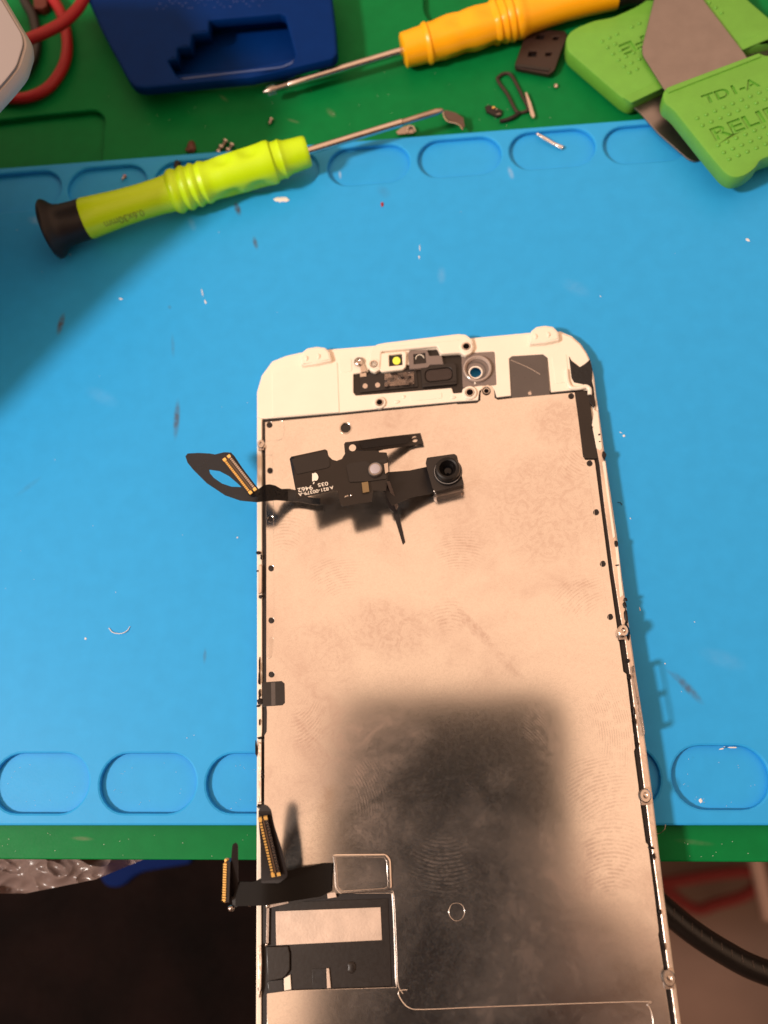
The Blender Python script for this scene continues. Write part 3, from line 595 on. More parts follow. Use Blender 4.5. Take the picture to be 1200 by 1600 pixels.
# bottom-left cut-out: driver flex, foil sticker, parts
slab('recess_floor', [(404, 1392), (622, 1388), (630, 1552), (404, 1560)], -.50, .08, m_blackm, dp, 'Q', 0)
slab('driver_board', [(436, 1410), (606, 1404), (609, 1470), (612, 1541), (456, 1545), (455, 1486), (436, 1486)], -.32, .2, m_chip if False else m_blackm, dp, 'Q', .05)
slab('foil_sticker', [(430.5, 1424), (594.5, 1417.5), (597, 1469), (431.5, 1477)], -.2, .16, m_foil, dp, 'Q', .05)
slab('component_notch', [(488, 1514), (509, 1513), (510, 1544.5), (488.5, 1545)], -.24, .1, m_black, dp, 'Q', .02)
slab('component_post', [(510, 1513), (514, 1513), (517, 1544), (511, 1544.5)], -.05, .25, m_foil, dp, 'Q', .05)
blob('component_bump', Q(549, 1511, -.25), (.7, .9, .18), m_blackm, dp, 4, .15, off=O)
slab('black_block', [(416, 1480), (450, 1478), (453, 1490), (453, 1516), (446, 1526), (440, 1530), (418, 1533)], .02, .5, m_blackm, dp, 'Q', .15)
slab('black_block', [(418, 1534), (442, 1530), (443, 1549), (420, 1552)], -.15, .3, m_black, dp, 'Q', .08)
slab('pale_block', [(443.5, 1529), (453.5, 1523), (455, 1546), (444, 1548)], -.08, .3, m_white, dp, 'Q', .05)
slab('steel_edge', [(416.5, 1414), (450, 1408), (452, 1411.5), (421, 1419), (420, 1474), (415.5, 1476)], -.05, .2, m_steeld, dp, 'Q', .05)
blob('solder_dot', Q(418, 1416, 0), (.35, .35, .25), m_steel, dp, 1, .1, off=O); blob('solder_dot', Q(416.5, 1476, 0), (.28, .28, .2), m_steel, dp, 1, .1, off=O)
slab('flex_stiffener', [(444, 1398), (512, 1392), (514, 1402), (450, 1413)], -.1, .2, m_blackm, dp, 'Q', .05)
slab('pale_block', [(511, 1395), (524, 1394), (526, 1402), (512, 1404)], .05, .3, m_foil, dp, 'Q', .05)
br = slab('shield_cover', [(519.7, 1335), (603, 1334.5), (610, 1343), (612, 1389), (603, 1393), (531, 1397.5), (523, 1388), (520.5, 1355)], .34, .34, m_plate, dp, 'Q', .17, r=.5)
slab('shield_rim', [[(521, 1336.5), (602, 1336), (608, 1344), (610, 1387), (602, 1391.5), (532, 1395.5), (525, 1387), (522.5, 1356)], [(525, 1340), (600, 1340), (604, 1346), (606, 1385), (600, 1388), (534, 1392), (528, 1385), (526.5, 1357)]], .42, .1, m_steel, dp, 'Q', .04)
# black ribbon rising from the cut-out with its two board connectors
def hA(x, y):                    # height of the raised ribbon over the plate
    t = min(1, max(0, (520-x)/110)); a = .6 + 5.4*t*t*(3-2*t)
    return a
m_ribbon = mat('ribbon_film', (.010, .008, .007), .5, spec=.12)
rb = sheet('ribbon_cable', [(519, 1349), (504, 1349.5), (447, 1361), (428, 1366), (408, 1372), (396, 1378), (372, 1378), (368, 1400), (368, 1416), (414, 1415), (456, 1408), (501, 1401), (517, 1393)], hA, .14, m_ribbon, dp, cuts=range(375, 518, 8))
def hB(x, y):
    t = min(1, max(0, (1372-y)/105)); return 6.0 + 4.5*t
bkA = sheet('connector_arm', [(410, 1256), (417.5, 1258.5), (423, 1265), (428, 1290), (440, 1327), (448, 1358), (449, 1370), (436, 1380), (408, 1380), (407, 1320), (404.5, 1290), (403.7, 1267)], hB, .25, m_blackr, dp, r=3)
def connector(a0, a1, wpx, hf, parent, npin=17, name='board_connector', lift=.1, two=True):
    """board-to-board connector: base, two gold pin rows, end posts"""
    A = Q(a0[0], a0[1], hf(*a0)); B_ = Q(a1[0], a1[1], hf(*a1)); ex = (B_-A); L = ex.length; ex.normalize()
    up = Vector((0, 0, 1)); ey = up.cross(ex).normalized(); ez = ex.cross(ey); wd = wpx*.108
    c = (A+B_)/2 + ez*(lift+.25)
    bm = bmesh.new(); box_bm(bm, c, ex*L, ey*wd, ez*.5); base = mesh_bm(name, bm, m_black, parent, False)
    for s in ((-1, 1) if two else (1,)):
        bm = bmesh.new()
        for k in range(npin):
            t = (k+1.2)/(npin+1.4)
            box_bm(bm, A+ex*(L*t)+ey*(s*wd*.33)+ez*(lift+.52), ex*(L/npin*.55), ey*wd*.26, ez*.22)
        mesh_bm('pin_row', bm, m_gold if s < 0 or not two else m_steel, base, False)
    bm = bmesh.new()
    for t in (.02, .98):
        for s in (-1, 1): box_bm(bm, A+ex*(L*t)+ey*(s*wd*.3)+ez*(lift+.5), ex*.55, ey*wd*.38, ez*.36)
    mesh_bm('end_contact', bm, m_gold, base, False)
    bm = bmesh.new(); box_bm(bm, c+ez*.26, ex*L*.9, ey*wd*.16, ez*.16); mesh_bm('centre_bar', bm, mat('connector_nylon', (.10, .055, .03), .4), base, False)
    return base
connector((411.5, 1274), (432.5, 1365), 14, hB, dp, 19)
# second connector stands on edge beyond the rail
a = Q(366, 1317, 9); b = Q(366, 1418, 5.2)
def hC(x, y): return 6.0
sheet('connector_arm', [(363, 1320), (368, 1316), (371.5, 1320), (372, 1380), (371, 1417), (364, 1418), (361, 1395), (361, 1345)], lambda x, y: 5.0+5.0*max(0, (1400-y)/80.), .22, m_blackr, dp, r=2)
bm = bmesh.new(); A = Q(354.5, 1343, 8.0); B_ = Q(352.5, 1406, 6.0); ex = (B_-A).normalized(); L = (B_-A).length; ey = Vector((0, 0, 1)).cross(ex).normalized(); ez = ex.cross(ey)
box_bm(bm, (A+B_)/2-ey*-.45, ex*L, ey*.7, ez*1.5); base = mesh_bm('board_connector', bm, m_black, dp, False)
bm = bmesh.new()
for k in range(15): box_bm(bm, A+ex*(L*(k+1)/16)+ez*.1, ex*.26, ey*.55, ez*1.7)
mesh_bm('pin_row', bm, m_gold, base, False)
blob('end_contact', A+ex*.1, (.38, .4, .7), m_gold, base, 2, .1, off=O); blob('end_contact', B_, (.38, .42, .7), m_gold, base, 2, .1, off=O)
blob('solder_dot', Q(361, 1419, 5), (.55, .5, .4), m_steeld, dp, 2, .1, off=O); blob('solder_dot', Q(390, 1414, 5.6), (.4, .25, .2), m_steeld, dp, 2, .1, off=O)

# ---------------------------------------------------------------- front camera and sensor ribbon lying on the plate
PANEL_NAMES.add('camera_ribbon')
cf = empty('camera_ribbon', mtx=PANEL_M, label='black sensor ribbon with front camera module and gold connector lying across the metal plate', cat='camera cable')
def hF(x, y):
    if x < 455: return 9.5 + (455-x)*.004
    if y < 704 and x > 556: return max(.9, 8.3-(x-556)*.085)
    if x < 615: return 10.5-(x-455)*.022
    return max(1.1, 7.0-(x-615)*.085)
body = [(452.5, 717), (455, 713.5), (508, 702), (511.5, 704), (513, 712), (519, 718), (526, 720), (534, 717), (539, 709), (537.5, 694), (539.5, 691), (556, 689), (595, 683.5), (657, 676.5), (662, 693.5), (600, 702), (592, 704), (592, 706.5), (604, 707), (608, 722), (608.5, 737), (606, 745), (603, 767), (583, 766), (581, 784), (536, 791), (532.5, 788), (527, 766), (520, 766), (500, 771), (464.5, 779), (463, 772)]
b_ = sheet('ribbon', [body, circ((550.7, 699.5), 5.6, 18), circ((648, 686), 4.9, 18)], hF, .16, m_blackm, cf, cuts=range(460, 660, 10))
sheet('stiffener_pad', [(455.5, 717.5), (508, 705), (514, 712), (515.5, 728), (511, 731), (464, 741)], lambda x, y: hF(x, y)+.14, .14, m_black, cf, r=2)
sheet('stiffener_pad', [(541, 728), (546, 724), (573, 720), (577, 724), (604, 716), (604, 748), (575, 752), (546, 753)], lambda x, y: hF(x, y)+.22, .22, m_black, cf, r=2)
sheet('flex_strip', [(562, 692), (638, 681.5), (640, 692), (600, 697), (566, 701)], lambda x, y: hF(x, y)+.10, .1, m_black, cf, cuts=range(570, 650, 12), r=1.5)
for (x0, y0, x1, y1) in ((464, 733, 512, 722),): pass
c = Q(587, 735, hF(587, 735)+.2)
o = lathe('ambient_sensor', c, c+Vector((0, 0, 1)), [(0, 1.35), (.7, 1.3), (.85, 1.15), (.86, .95)], mat('sensor_steel', (.30, .26, .24), .3, .8), cf, 28, off=O)
lathe('sensor_glass', c+Vector((0, 0, .7)), c+Vector((0, 0, 1.7)), [(0, .95), (.22, .92), (.3, .7), (.32, .1)], mat('sensor_glass', (.42, .38, .42), .25, spec=.8), o, 24, off=O)
sheet('metal_can', [(600, 725), (606, 723), (607, 737), (602, 740)], lambda x, y: hF(x, y)+.5, .6, m_steel, cf)
sheet('metal_can', [(565, 754), (575, 752.5), (577, 768), (567, 770)], lambda x, y: hF(x, y)+.45, .5, mat('dull_brass', (.26, .19, .10), .4, .6), cf)
for (x, y) in ((543, 775), (549, 774), (540, 776)): blob('solder_dot', Q(x, y, hF(x, y)+.05), (.22, .2, .12), m_steel, cf, int(x), .3, off=O)
# folded link down to the camera
def hL(x, y): 
    t = (x-600)/75.; return 7.2 + (2.6-7.2)*min(1, max(0, t))**.8
sheet('camera_link', [(600, 738), (640, 735), (668, 729), (678, 735), (684, 769), (640, 778), (612, 790), (600, 768)], hL, .16, m_black, cf, cuts=range(606, 684, 7))
sheet('leg_and_reflection', [(597, 757), (606, 755), (618, 788), (621, 798), (614, 800), (608, 794)], lambda x, y: max(1.2, 7.2-(y-757)*.09), .5, m_black, cf)
sheet('leg_and_reflection', [(604, 752), (609, 752), (622, 790), (619, 797)], lambda x, y: max(1.6, 7.9-(y-752)*.09), .2, m_steeld, cf)
sheet('leg_and_reflection', [(612, 794), (621, 795), (633, 846), (629, 850)], lambda x, y: max(.35, 1.8-(y-794)*.05), .15, m_black, cf, cuts=())  # black sheet added as the leg's reflection in the plate
sheet('leg_and_reflection', [(548, 745), (590, 740), (592, 760), (552, 764)], lambda x, y: 6.6, .2, m_black, cf)
# camera module
k0, k1, k2, k3 = (664.5, 717), (712, 709.5), (724, 757), (679, 770)
sheet('camera_base', [(665, 722), (671, 718), (712, 713), (722, 760), (721, 770), (682, 779), (677, 775)], lambda x, y: 1.3, 1.25, m_steeld, cf, r=1)
sheet('camera_body', [(667, 715), (710, 709), (714, 712), (725, 757), (681, 768), (676, 764), (665, 724)], lambda x, y: 4.0, 2.6, m_black, cf, r=2)
sheet('camera_rim', [(677, 764), (724, 756.5), (723.5, 767), (682, 776.5)], lambda x, y: 2.2, 1.0, m_steeld, cf)
bm = bmesh.new(); tube_bm(bm, [Q(682, 776, 1.5), Q(702, 770, 1.6), Q(722.5, 765, 1.5)], .13, 6); tube_bm(bm, [Q(668, 735, 1.7), Q(672, 752, 1.7), Q(679, 770, 1.7)], .1, 6)
mesh_bm('solder_edge', bm, m_steel, cf)
blob('solder_dot', Q(679, 767, 3.6), (.24, .24, .2), m_steel, cf, 3, .1, off=O)
blob('solder_dot', Q(669, 751, 2.2), (.22, .25, .2), m_gold, cf, 3, .1, off=O)
c = Q(700, 738, 3.9); top = c+Vector((0, 0, 1))
o = lathe('lens_barrel', c, top, [(0, 2.6), (.5, 2.6), (.62, 2.5), (.64, 2.3), (.9, 2.25), (1.9, 2.22), (2.2, 2.1), (2.3, 1.8), (2.2, 1.5), (1.7, 1.25), (1.2, 1.05), (.9, .9)], mat('lens_black', (.006, .005, .005), .35, spec=.35), cf, 48, off=O)
bm = bmesh.new(); ring_bm(bm, c+Vector((0, 0, .72)), [(2.5, -.06), (2.48, .03), (2.36, .03), (2.36, -.06)]); mesh_bm('lens_ring', bm, mat('grey_ring', (.22, .20, .19), .3), o)
lathe('lens_glass', c+Vector((0, 0, .85)), c+Vector((0, 0, 1.85)), [(0, 1.0), (.12, .85), (.25, .55), (.3, .1)], mat('lens_glass', (.003, .003, .004), .12, spec=.3), o, 32, off=O)
# ribbon tail with its connector over the blue mat
m_tail = mat('glossy_ribbon', (.022, .022, .024), .25, .35, bump=.08, bscale=700, var=.15, alpha=.90)
def hT(x, y): return 8.5 if x < 395 else max(2.2, 8.5-(x-395)*.11)
tail = [(289.7, 713), (293, 708.5), (310, 707.6), (327.7, 708.5), (336, 710), (350, 706.5), (361, 707), (366, 712), (380, 733), (404, 764), (412, 758), (421, 756.5), (430, 758.5), (440, 764), (452, 763.5), (463, 766), (480, 776), (500, 779), (500, 789), (485, 787.5), (470.7, 784.6), (431.7, 781.3), (401, 784.5), (375, 782), (351.5, 773.8), (323, 755), (301.7, 733.7), (293, 723)]
hole = [(326.6, 733.5), (343, 736), (358, 744), (372, 756), (377, 761), (362, 760.5), (347, 755.5), (334, 746.5), (328, 739)]
sheet('ribbon_tail', [tail, hole], hT, .15, m_tail, cf, cuts=range(300, 500, 10))
sheet('connector_arm', [(349, 712), (357, 708), (364, 711), (406, 768), (401, 775), (393, 774)], lambda x, y: hT(x, y)+.25, .25, m_black, cf, r=2)
connector((355, 716.5), (397, 770), 15, lambda x, y: hT(x, y)+.2, cf, 20)
def tx(s, p0, p1, hgt):
    text_on('part_number', s, Q(p0[0], p0[1], hF(*p0)+.03), Q(p1[0], p1[1], hF(*p1)+.03), hgt, m_print, cf, O, thick=.02, bold=.012)
tx('A', (520.5, 759), (514.5, 760.5), .6); tx('821-00379-A', (513, 761), (465.5, 770.5), .66)
tx('035', (512, 752.5), (496, 755.5), .72); tx('9462', (487.5, 758), (464.5, 763), .84)
fruit(cf, Q(490.5, 745.5, hF(490, 745)+.05), 1.02, R(180+7), m_print, 0)
tx('2', (487, 786), (480, 784), .5) if False else None

# ---------------------------------------------------------------- precision screwdrivers
def px_r(px, y, z, hw): # photo half-width -> mm
    r = ray(px, y); return hw/F*((H-z)/DN.dot(r))
def driver(name, label, a, b, za, zb, m, rows, shaft, capm, captx, tip, ripple, group):
    """a, b: photo points of the butt and the tip on the axis; rows: (t along a->b in 0..1, half-width px)"""
    A, B_ = M(a[0], a[1], za), M(b[0], b[1], zb); L = (B_-A).length
    t = empty(name, (A.x, A.y, 0), label=label, cat='screwdriver', group=group); off = Vector((A.x, A.y, 0))
    def P(rows): 
        out = []
        for (x, hw) in rows:
            f = (x-a[0])/(b[0]-a[0]); # photo x to distance along the axis, with perspective
            y = a[1]+(b[1]-a[1])*f; z = za+(zb-za)*f; p = M(x, y, z); d = (p-A).dot((B_-A).normalized()); out.append((d, px_r(x, y, z, hw)))
        return out
    lathe('handle', A, B_, P(rows), m, t, 56, off=off, ripple=ripple)
    lathe('cap', A, B_, P(captx), capm, t, 56, off=off)
    lathe('shaft', A, B_, P(shaft), m_steel, t, 32, off=off)
    lathe('tip', A, B_, P(tip), m_steeld, t, 24, off=off)
    return t, A, B_, P
rows = [(133, 30.5), (137, 31.5), (160, 29.5), (190, 27.3), (220, 26.3), (250, 26.8), (266, 28.3), (269, 31.5), (272, 33.5), (277, 34), (281, 32), (284, 30.5), (287, 32.5), (291, 34.2), (295, 33), (298, 30.5), (301, 31), (305, 33.5), (309, 32.5), (312, 30), (315, 30.5), (319, 32.5), (323, 31.8), (327, 29.8), (335, 29.5), (345, 30.5), (352, 31), (358, 31), (364, 31), (370, 31.2), (376, 31.4), (382, 31.5), (388, 31.5), (395, 31.5), (401, 31.7), (408, 32), (420, 33.2), (426, 32.5), (429, 29), (433, 28.5), (437, 28.5), (441, 29.5), (445, 27.3), (449, 25.5), (460, 24.8), (474, 24), (479, 23.5), (481.5, 21.5)]
def rip(lo, hi, ph=2.2, am=.2):
    def f(t, a):
        if t < lo or t > hi: return 1.
        u = (t-lo)/(hi-lo); return 1-am*abs(math.sin(u*2*math.pi))**1.5*max(0, math.cos(a*3+ph))
    return f
ld1 = driver('screwdriver', 'neon lime green precision screwdriver with black flared cap', (84, 357), (692, 172), 5.9, 4.6, m_lime, rows,
    [(478, 6.6), (480, 6.2), (560, 6.2), (628, 6.1), (629, 5.0)], m_blackr, [(74, 10), (74.5, 36), (76, 43), (79, 46), (82, 46), (86, 43), (90, 38), (96, 34), (104, 32), (120, 31), (133, 31.3), (133.5, 28)],
    [(629, 5.4), (631, 5.0), (660, 5.2), (682, 5.4), (690, 3.6), (693, 1.2)], rip(35, 47, 2.3), 'precision screwdrivers')
rows2 = [(629, 22), (631, 25.5), (650, 26.5), (662, 27), (665, 30), (669, 31), (672, 28.5), (682, 28.5), (690, 30), (705, 31.5), (714, 31), (722, 30), (735, 31.5), (748, 32), (760, 31), (768, 30.5), (772, 33.5), (776, 34), (779, 31), (783, 33), (787, 33.8), (790, 31), (794, 33), (798, 33.6), (802, 30.8), (806, 32.8), (812, 33.2), (816, 31), (824, 29), (850, 27.5), (880, 27), (910, 28), (940, 30), (957, 31.5)]
ld2 = driver('screwdriver', 'orange yellow precision screwdriver with silver cross tip beside the dark blue box', (980, -25), (415, 143), 2.6, 1.8, m_orange, rows2[::-1],
    [(620, 6.3), (632, 6.3), (633, 6.0)][::-1]+[(560, 6.0), (500, 6.0), (452, 5.8), (450, 4.6)], m_blackr, [(1005, 44), (998, 40), (990, 34), (975, 31.5), (957, 31.8), (956.5, 28)],
    [(450, 4.4), (434, 4.6), (431, 5.6), (424, 6.0), (418, 4.6), (411.5, 1.4)], rip(27, 42, 1.7), 'precision screwdrivers')
t2, A2, B2, P2 = ld2
B_ax = basis(B2-A2); bm = bmesh.new()
for k in range(4):          # flutes of the cross tip
    an = k*math.pi/2+.4; d = (B2-A2).normalized(); q = M(424, 140.3, 1.8); rr = .62
    box_bm(bm, q - Vector((A2.x, A2.y, 0)) + B_ax @ Vector((rr*math.cos(an), rr*math.sin(an), 0)), d*1.9, (B_ax @ Vector((math.cos(an), math.sin(an), 0)))*.85, (B_ax @ Vector((-math.sin(an), math.cos(an), 0)))*.35)
mesh_bm('tip_flute', bm, m_steel, t2)
# faint print on the lime handle, wrapped on its surface
t1, A1, B1, P1 = ld1
me, x0, x1, y0, y1 = text_mesh('0.6x30mm', ext=.5, bold=0.0); ax = (B1-A1).normalized(); Bx = basis(B1-A1)
(dA, rA), (dB, rB) = P1([(222, 26.3)])[0], P1([(162, 29.4)])[0]
ang0 = None; vdir = (CAM-(A1+ax*dA)).normalized(); vdir = (vdir-ax*vdir.dot(ax)).normalized(); side = ax.cross(vdir).normalized()
if side.y < 0: side = -side
for v in me.vertices:
    u = (v.co.x-x0)/(x1-x0); d = dA+(dB-dA)*u; rr = rA+(rB-rA)*u; q = (v.co.y-y0)/(y1-y0)*1.75
    an = .68-0*q + (-q/rr) + .02; an = .40 + q/rr*1.0
    v.co = (A1 + ax*d + (vdir*math.cos(an) - side*math.sin(an))*(rr*1.004+.05*v.co.z) - Vector((A1.x, A1.y, 0)))*S
link('printed_size', me, mat('olive_print', (.26, .36, .0), .5), t1, False)

# ---------------------------------------------------------------- green rubber-gripped spreader blades
def grip(label, top, base, ztop, th, blade_out, blade_z, texts, dotsl, ledge):
    t = empty('pry_blade', (0, 0, 0), label=label, cat='pry tool', group='green grip pry blades'); 
    g = slab('grip', [top], ztop, th, m_grip, t, 'M', .55, r=1.2)
    me = g.data
    # lettering sunk into the rubber
    for s, p0, p1, hgt in texts:
        tm = text_on('tmp', s, M(*p0, ztop), M(*p1, ztop), hgt, m_grip, None, O, thick=.42, bold=.028, mk=False)
        c = bpy.data.objects.new('cutter', tm); C.objects.link(c)
        md = g.modifiers.new('cut', 'BOOLEAN'); md.operation = 'DIFFERENCE'; md.solver = 'EXACT'; md.object = c; md.use_self = True
        dg = bpy.context.evaluated_depsgraph_get(); nm = bpy.data.meshes.new_from_object(g.evaluated_get(dg))
        g.modifiers.clear()
        if len(nm.polygons) > 20:
            g.data = nm; nm.name = 'grip'
        bpy.data.objects.remove(c)
    try: g.data.set_sharp_from_angle(angle=R(35))
    except Exception: pass
    bm = bmesh.new()
    for (x, y) in dotsl:
        p = M(x, y, ztop); lathe_bm(bm, p-Vector((0, 0, .1)), p+Vector((0, 0, 1)), [(0, .46), (.18, .43), (.32, .30), (.38, .1)], 10)
    mesh_bm('grip_dots', bm, m_grip, t, kind='stuff')
    slab('end_lip', [ledge], ztop+.25, .6, m_grip, t, 'M', .22, r=.3)
    slab('blade', [blade_out], blade_z, .5, m_blade, t, 'M', .12, r=.8)
    return t
topA = [(884, 60), (889, 50), (903, 41), (928, 31), (957, 26), (995, 9), (1040, -22), (1110, -70), (1140, -45), (1168, -2), (1210, 34), (1262, 60), (1260, 38+12), (1163, 76), (986, 160), (972, 153), (886, 79)]
dA_ = []
for i in range(6):
    for j in range(6):
        x = 940.5+i*11.7+j*8.6; y = 64.5-i*5.6+j*9.8
        if x < 1003-.0*y and x < 1010 and not (964 < x < 1012 and 47 < y < 73) and j*2 >= 0 and y > 8: dA_.append((x, y))
dA_ += [(1108, 4), (1118, 12), (1127.5, 20)]
grip('green rubber gripped steel pry blade lying underneath, its print upside down', topA, None, 2.6, 3.9,
     [(1010, 150), (1060, 100), (1180, 60), (1240, 60), (1180, 130), (1150, 230), (1094, 251), (1086, 253), (1075, 249), (1029, 209), (997, 173), (985, 165)], .35, 
     [('RELIFE', (1085, 22), (966, 71), 3.0)], dA_, [(973, 152), (1040, 120), (1160, 64), (1240, 30), (1250, 40), (1164, 76), (987, 160)])
topB = [(1040, 137), (1060, 129), (1187, 81), (1196, 86), (1262, 78), (1262, 226), (1199, 245), (1188, 250), (1182, 261), (1165, 274), (1146, 278), (1132, 270), (1110, 244), (1051, 170), (1036, 160), (1036, 145)]
dB_ = []
def gp(i, j): return (1089.3+i*13.85+j*8.3, 184.8-i*5.75+j*11.2)
for i in range(-1, 10):
    for j in range(0, 6):
        x, y = gp(i, j)
        if j in (2, ): 
            continue
        if j == 3: x -= 0; 
        if i < 0: continue
        if x > 1200 or y > 262 or y > 262-(1150-x)*.4 + 40: continue
        if j >= 3 and x < 1118+(j-3)*9-8: continue
        dB_.append((x, y))
dB_ = [gp(i, 0) for i in range(9)] + [(1097.3+i*14, 196-i*5.85) for i in range(8)] + [(1121.9+i*14.2, 227.2-i*5.8) for i in range(6)] + [(1130.7+i*14.1, 238.1-i*5.8) for i in range(6)] + [(1139.2+i*14.2, 248.8-i*5.9) for i in range(5)]
grip('green rubber gripped steel pry blade on top, stamped with raised dots and lettering', topB, None, 7.2, 3.9,
     [(1075, 180), (1038, 140), (1004, 86), (1003, 74), (1024, -10), (1034, -60), (1070, -70), (1098, -2), (1164, 84), (1185, 120), (1140, 190)], 3.75,
     [('TD1-A', (1102, 163.5), (1189, 134), 2.3), ('RELIFE', (1118.5, 220), (1243, 173), 3.0)], dB_, [(1041, 137), (1060, 129.5), (1187, 82), (1190, 88), (1064, 137), (1044, 145)])

# ---------------------------------------------------------------- dark blue tip box
bx = empty('tool_box', (0, 0, 0), label='dark blue plastic holder with a stepped opening standing on the green mat', cat='holder')
top_o = [(126, -30), (135, -5), (160, 50), (201, 131), (211, 141), (226, 142), (393, 126), (500, 101), (521, 96), (527, 88), (524, 40), (518, -10), (514, -40)]
open_o = [(327, 33.5), (438, 23.5), (445, 27), (461, 88), (456, 100), (440, 107), (285, 125), (276, 121), (262, 96), (276, 93.5), (277, 76.7), (297, 75), (300, 55.5), (325.7, 52)]
slab('box_shell', [[(x, y-(5 if y > 60 else 0)) for x, y in top_o], [(x, y-2) for x, y in open_o]], 5, 2.6, m_dblue, bx, 'M', .6, r=[.9, .35])
slab('box_base', [[(330+(x-330)*.90, 20+(y-20)*.84) for x, y in top_o], [(x, y-2) for x, y in open_o]], 2.35, 3.6, m_dblue, bx, 'M', .3, r=[.9, .3])
slab('box_floor', [[(330+(x-330)*.89, 20+(y-20)*.82) for x, y in top_o]], -1.3, .8, m_dblue, bx, 'M', .1, r=.9)
slab('lip_highlight', [(287, 120.5), (440, 102.5), (455, 95.5), (460, 90), (457, 99), (441, 105.5), (287, 123.5), (279, 122)], 4.8, 1.0, mat('highlight_blue', (.05, .09, .24), .35, var=.1, bscale=1500), bx, 'M', .3)  # highlight along the rim, laid in as a lighter blue strip
bm = bmesh.new(); rnd = random.Random(11)
for i in range(34):
    x = 245+i*5.0; y = rnd.choice((2, 6, 10, 14)) - (x-245)*.03; a = rnd.choice((0, 0, 1.4, 1.7)) ; L_ = rnd.uniform(.25, .7)
    p = M(x, y, 5.02); box_bm(bm, p, Vector((math.cos(a), math.sin(a), 0))*L_, Vector((-math.sin(a), math.cos(a), 0))*.12, Vector((0, 0, .08)))
mesh_bm('worn_lettering', bm, mat('lettering_blue', (.055, .085, .26), .5), bx, False, kind='stuff')  # short strokes stand in for the worn raised lettering
# ---------------------------------------------------------------- wires and white case at the upper left
zt = GZ+1.6
tube('power_wire', [M(20, 72, 9), M(43, 62, 9), M(71.5, 50, 8.5), M(97.5, 36, 7.5), M(121, 14, 6), M(133, -8, 5), M(140, -40, 4)], 1.28, m_red, None, n=20, label='red silicone wire crossing over the curved red loop', cat='wire', group='red wires')
tube('power_wire', [M(60, -40, zt), M(80, -6, zt), M(95, 20, zt+.3), M(104, 54, zt), M(104, 87, zt), M(93, 115, zt), M(71.5, 140, zt), M(39, 153, zt), M(0, 152, zt), M(-40, 140, zt)], 1.25, m_red, None, n=20, label='red silicone wire bent in a wide loop on the green mat', cat='wire', group='red wires')
tube('power_wire', [M(28, -40, zt), M(38, 0, zt), M(52, 28, zt), M(57.4, 65, zt), M(50, 97, zt), M(28, 123, zt), M(0, 139, zt), M(-40, 150, zt)], 1.2, m_blackw, None, n=20, label='black silicone wire curving under the white case', cat='wire')
slab('wire_clip', [(50, -20), (72, -20), (73, 8), (66, 13), (52, 12)], zt+.5, 2.5, mat('rust_brown_plastic', (.10, .012, .005), .6), None, 'M', .4, label='rust brown clip end at the top edge beside the crossing red wires', cat='clip')
cs = empty('white_case', (0, 0, 0), label='white plastic case corner hanging in at the top left over the wires', cat='case')
CZ = 42.
case_o = [(-60, -120), (9, 0), (41, 54), (43.5, 69), (32.5, 104), (16, 125), (-102, 256), (-249, 371), (-399, 510), (-532, 638), (-800, 638), (-800, -120)]
slab('case_shell', [case_o], CZ, 3.5, m_devwhite, cs, 'M', 1.2, r=1.)
slab('case_lid', [[(x-7, y-1) for x, y in case_o]], CZ+.3, .5, mat('shaded_white_plastic', (.29, .25, .245), .5), cs, 'M', .2, r=1.)  # the weaker light on the case top is put into this darker colour
slab('case_foot', [[(-700, 100), (-420, 100), (-420, 420), (-700, 420)]], CZ-3.5, CZ-3.5-GZ-.05, m_devwhite, cs, 'M', 1.2, r=3.)
# ---------------------------------------------------------------- odd small parts on the mats
so = lambda *a, **k: slab(*a, **k)
th = empty('shield_plate', (0, 0, 0), label='small black plastic plate with square windows beside the green grip', cat='phone part')
pl = [(804, 101), (822, 50), (830, 45), (884, 48), (886, 56), (867, 109), (858, 116), (806, 106)]
slab('plate', [pl, [(839, 54), (851, 54), (849, 61), (837, 61)], [(865, 57), (873, 57), (871, 62), (864, 62)], [(826, 80), (839, 80), (837, 88), (825, 88)], [(853, 82), (862, 82), (860, 87), (852, 87)]], GZ+1.9, 1.0, mat('brown_black_plastic', (.022, .010, .008), .4, var=.1), th, 'M', .2, r=[.5, 0, 0, 0, 0])
slab('plate_lip', [(806, 98), (860, 106), (858, 111), (805, 103)], GZ+2.15, .5, m_black, th, 'M', .15)
slab('plate_base', [[(x, y+1.5) for x, y in pl]], GZ+.9, .85, m_black, th, 'M', .2, r=.5)
gk = empty('rubber_gasket', (0, 0, 0), label='black oblong gasket with a torn tail lying on the green mat', cat='phone part')
zg = GZ+.45
tube('loop', [M(777, 122, zg), M(786, 115.5, zg), M(797, 116, zg), M(806, 130, zg), M(817, 152, zg), M(825, 168, zg), M(822, 174, zg), M(810, 176, zg), M(804, 170, zg), M(793, 148, zg), M(780, 130, zg), M(777, 122, zg)], .36, mat('gasket_rubber', (.03, .016, .012), .5), gk, n=8)
tube('tail', [M(812, 176, zg), M(802, 183, zg+.2), M(790, 188, zg), M(781, 189.5, zg)], .45, m_blackr, gk, n=8)
slab('metal_sliver', [(820, 145), (823, 143), (830, 160), (836, 181), (833, 185), (829, 180), (824, 160)], GZ+1.0, .3, m_steel, None, 'M', .1, label='thin copper coloured metal sliver leaning on the black gasket', cat='phone part')
t = empty('spring_contact', (0, 0, 0), label='tiny dark connector piece with gold dots left of the gasket', cat='phone part')
slab('body', [(758, 166), (764, 163), (785, 172), (783, 180), (777, 182), (760, 174)], GZ+.7, .7, m_blackr, t, 'M', .15)
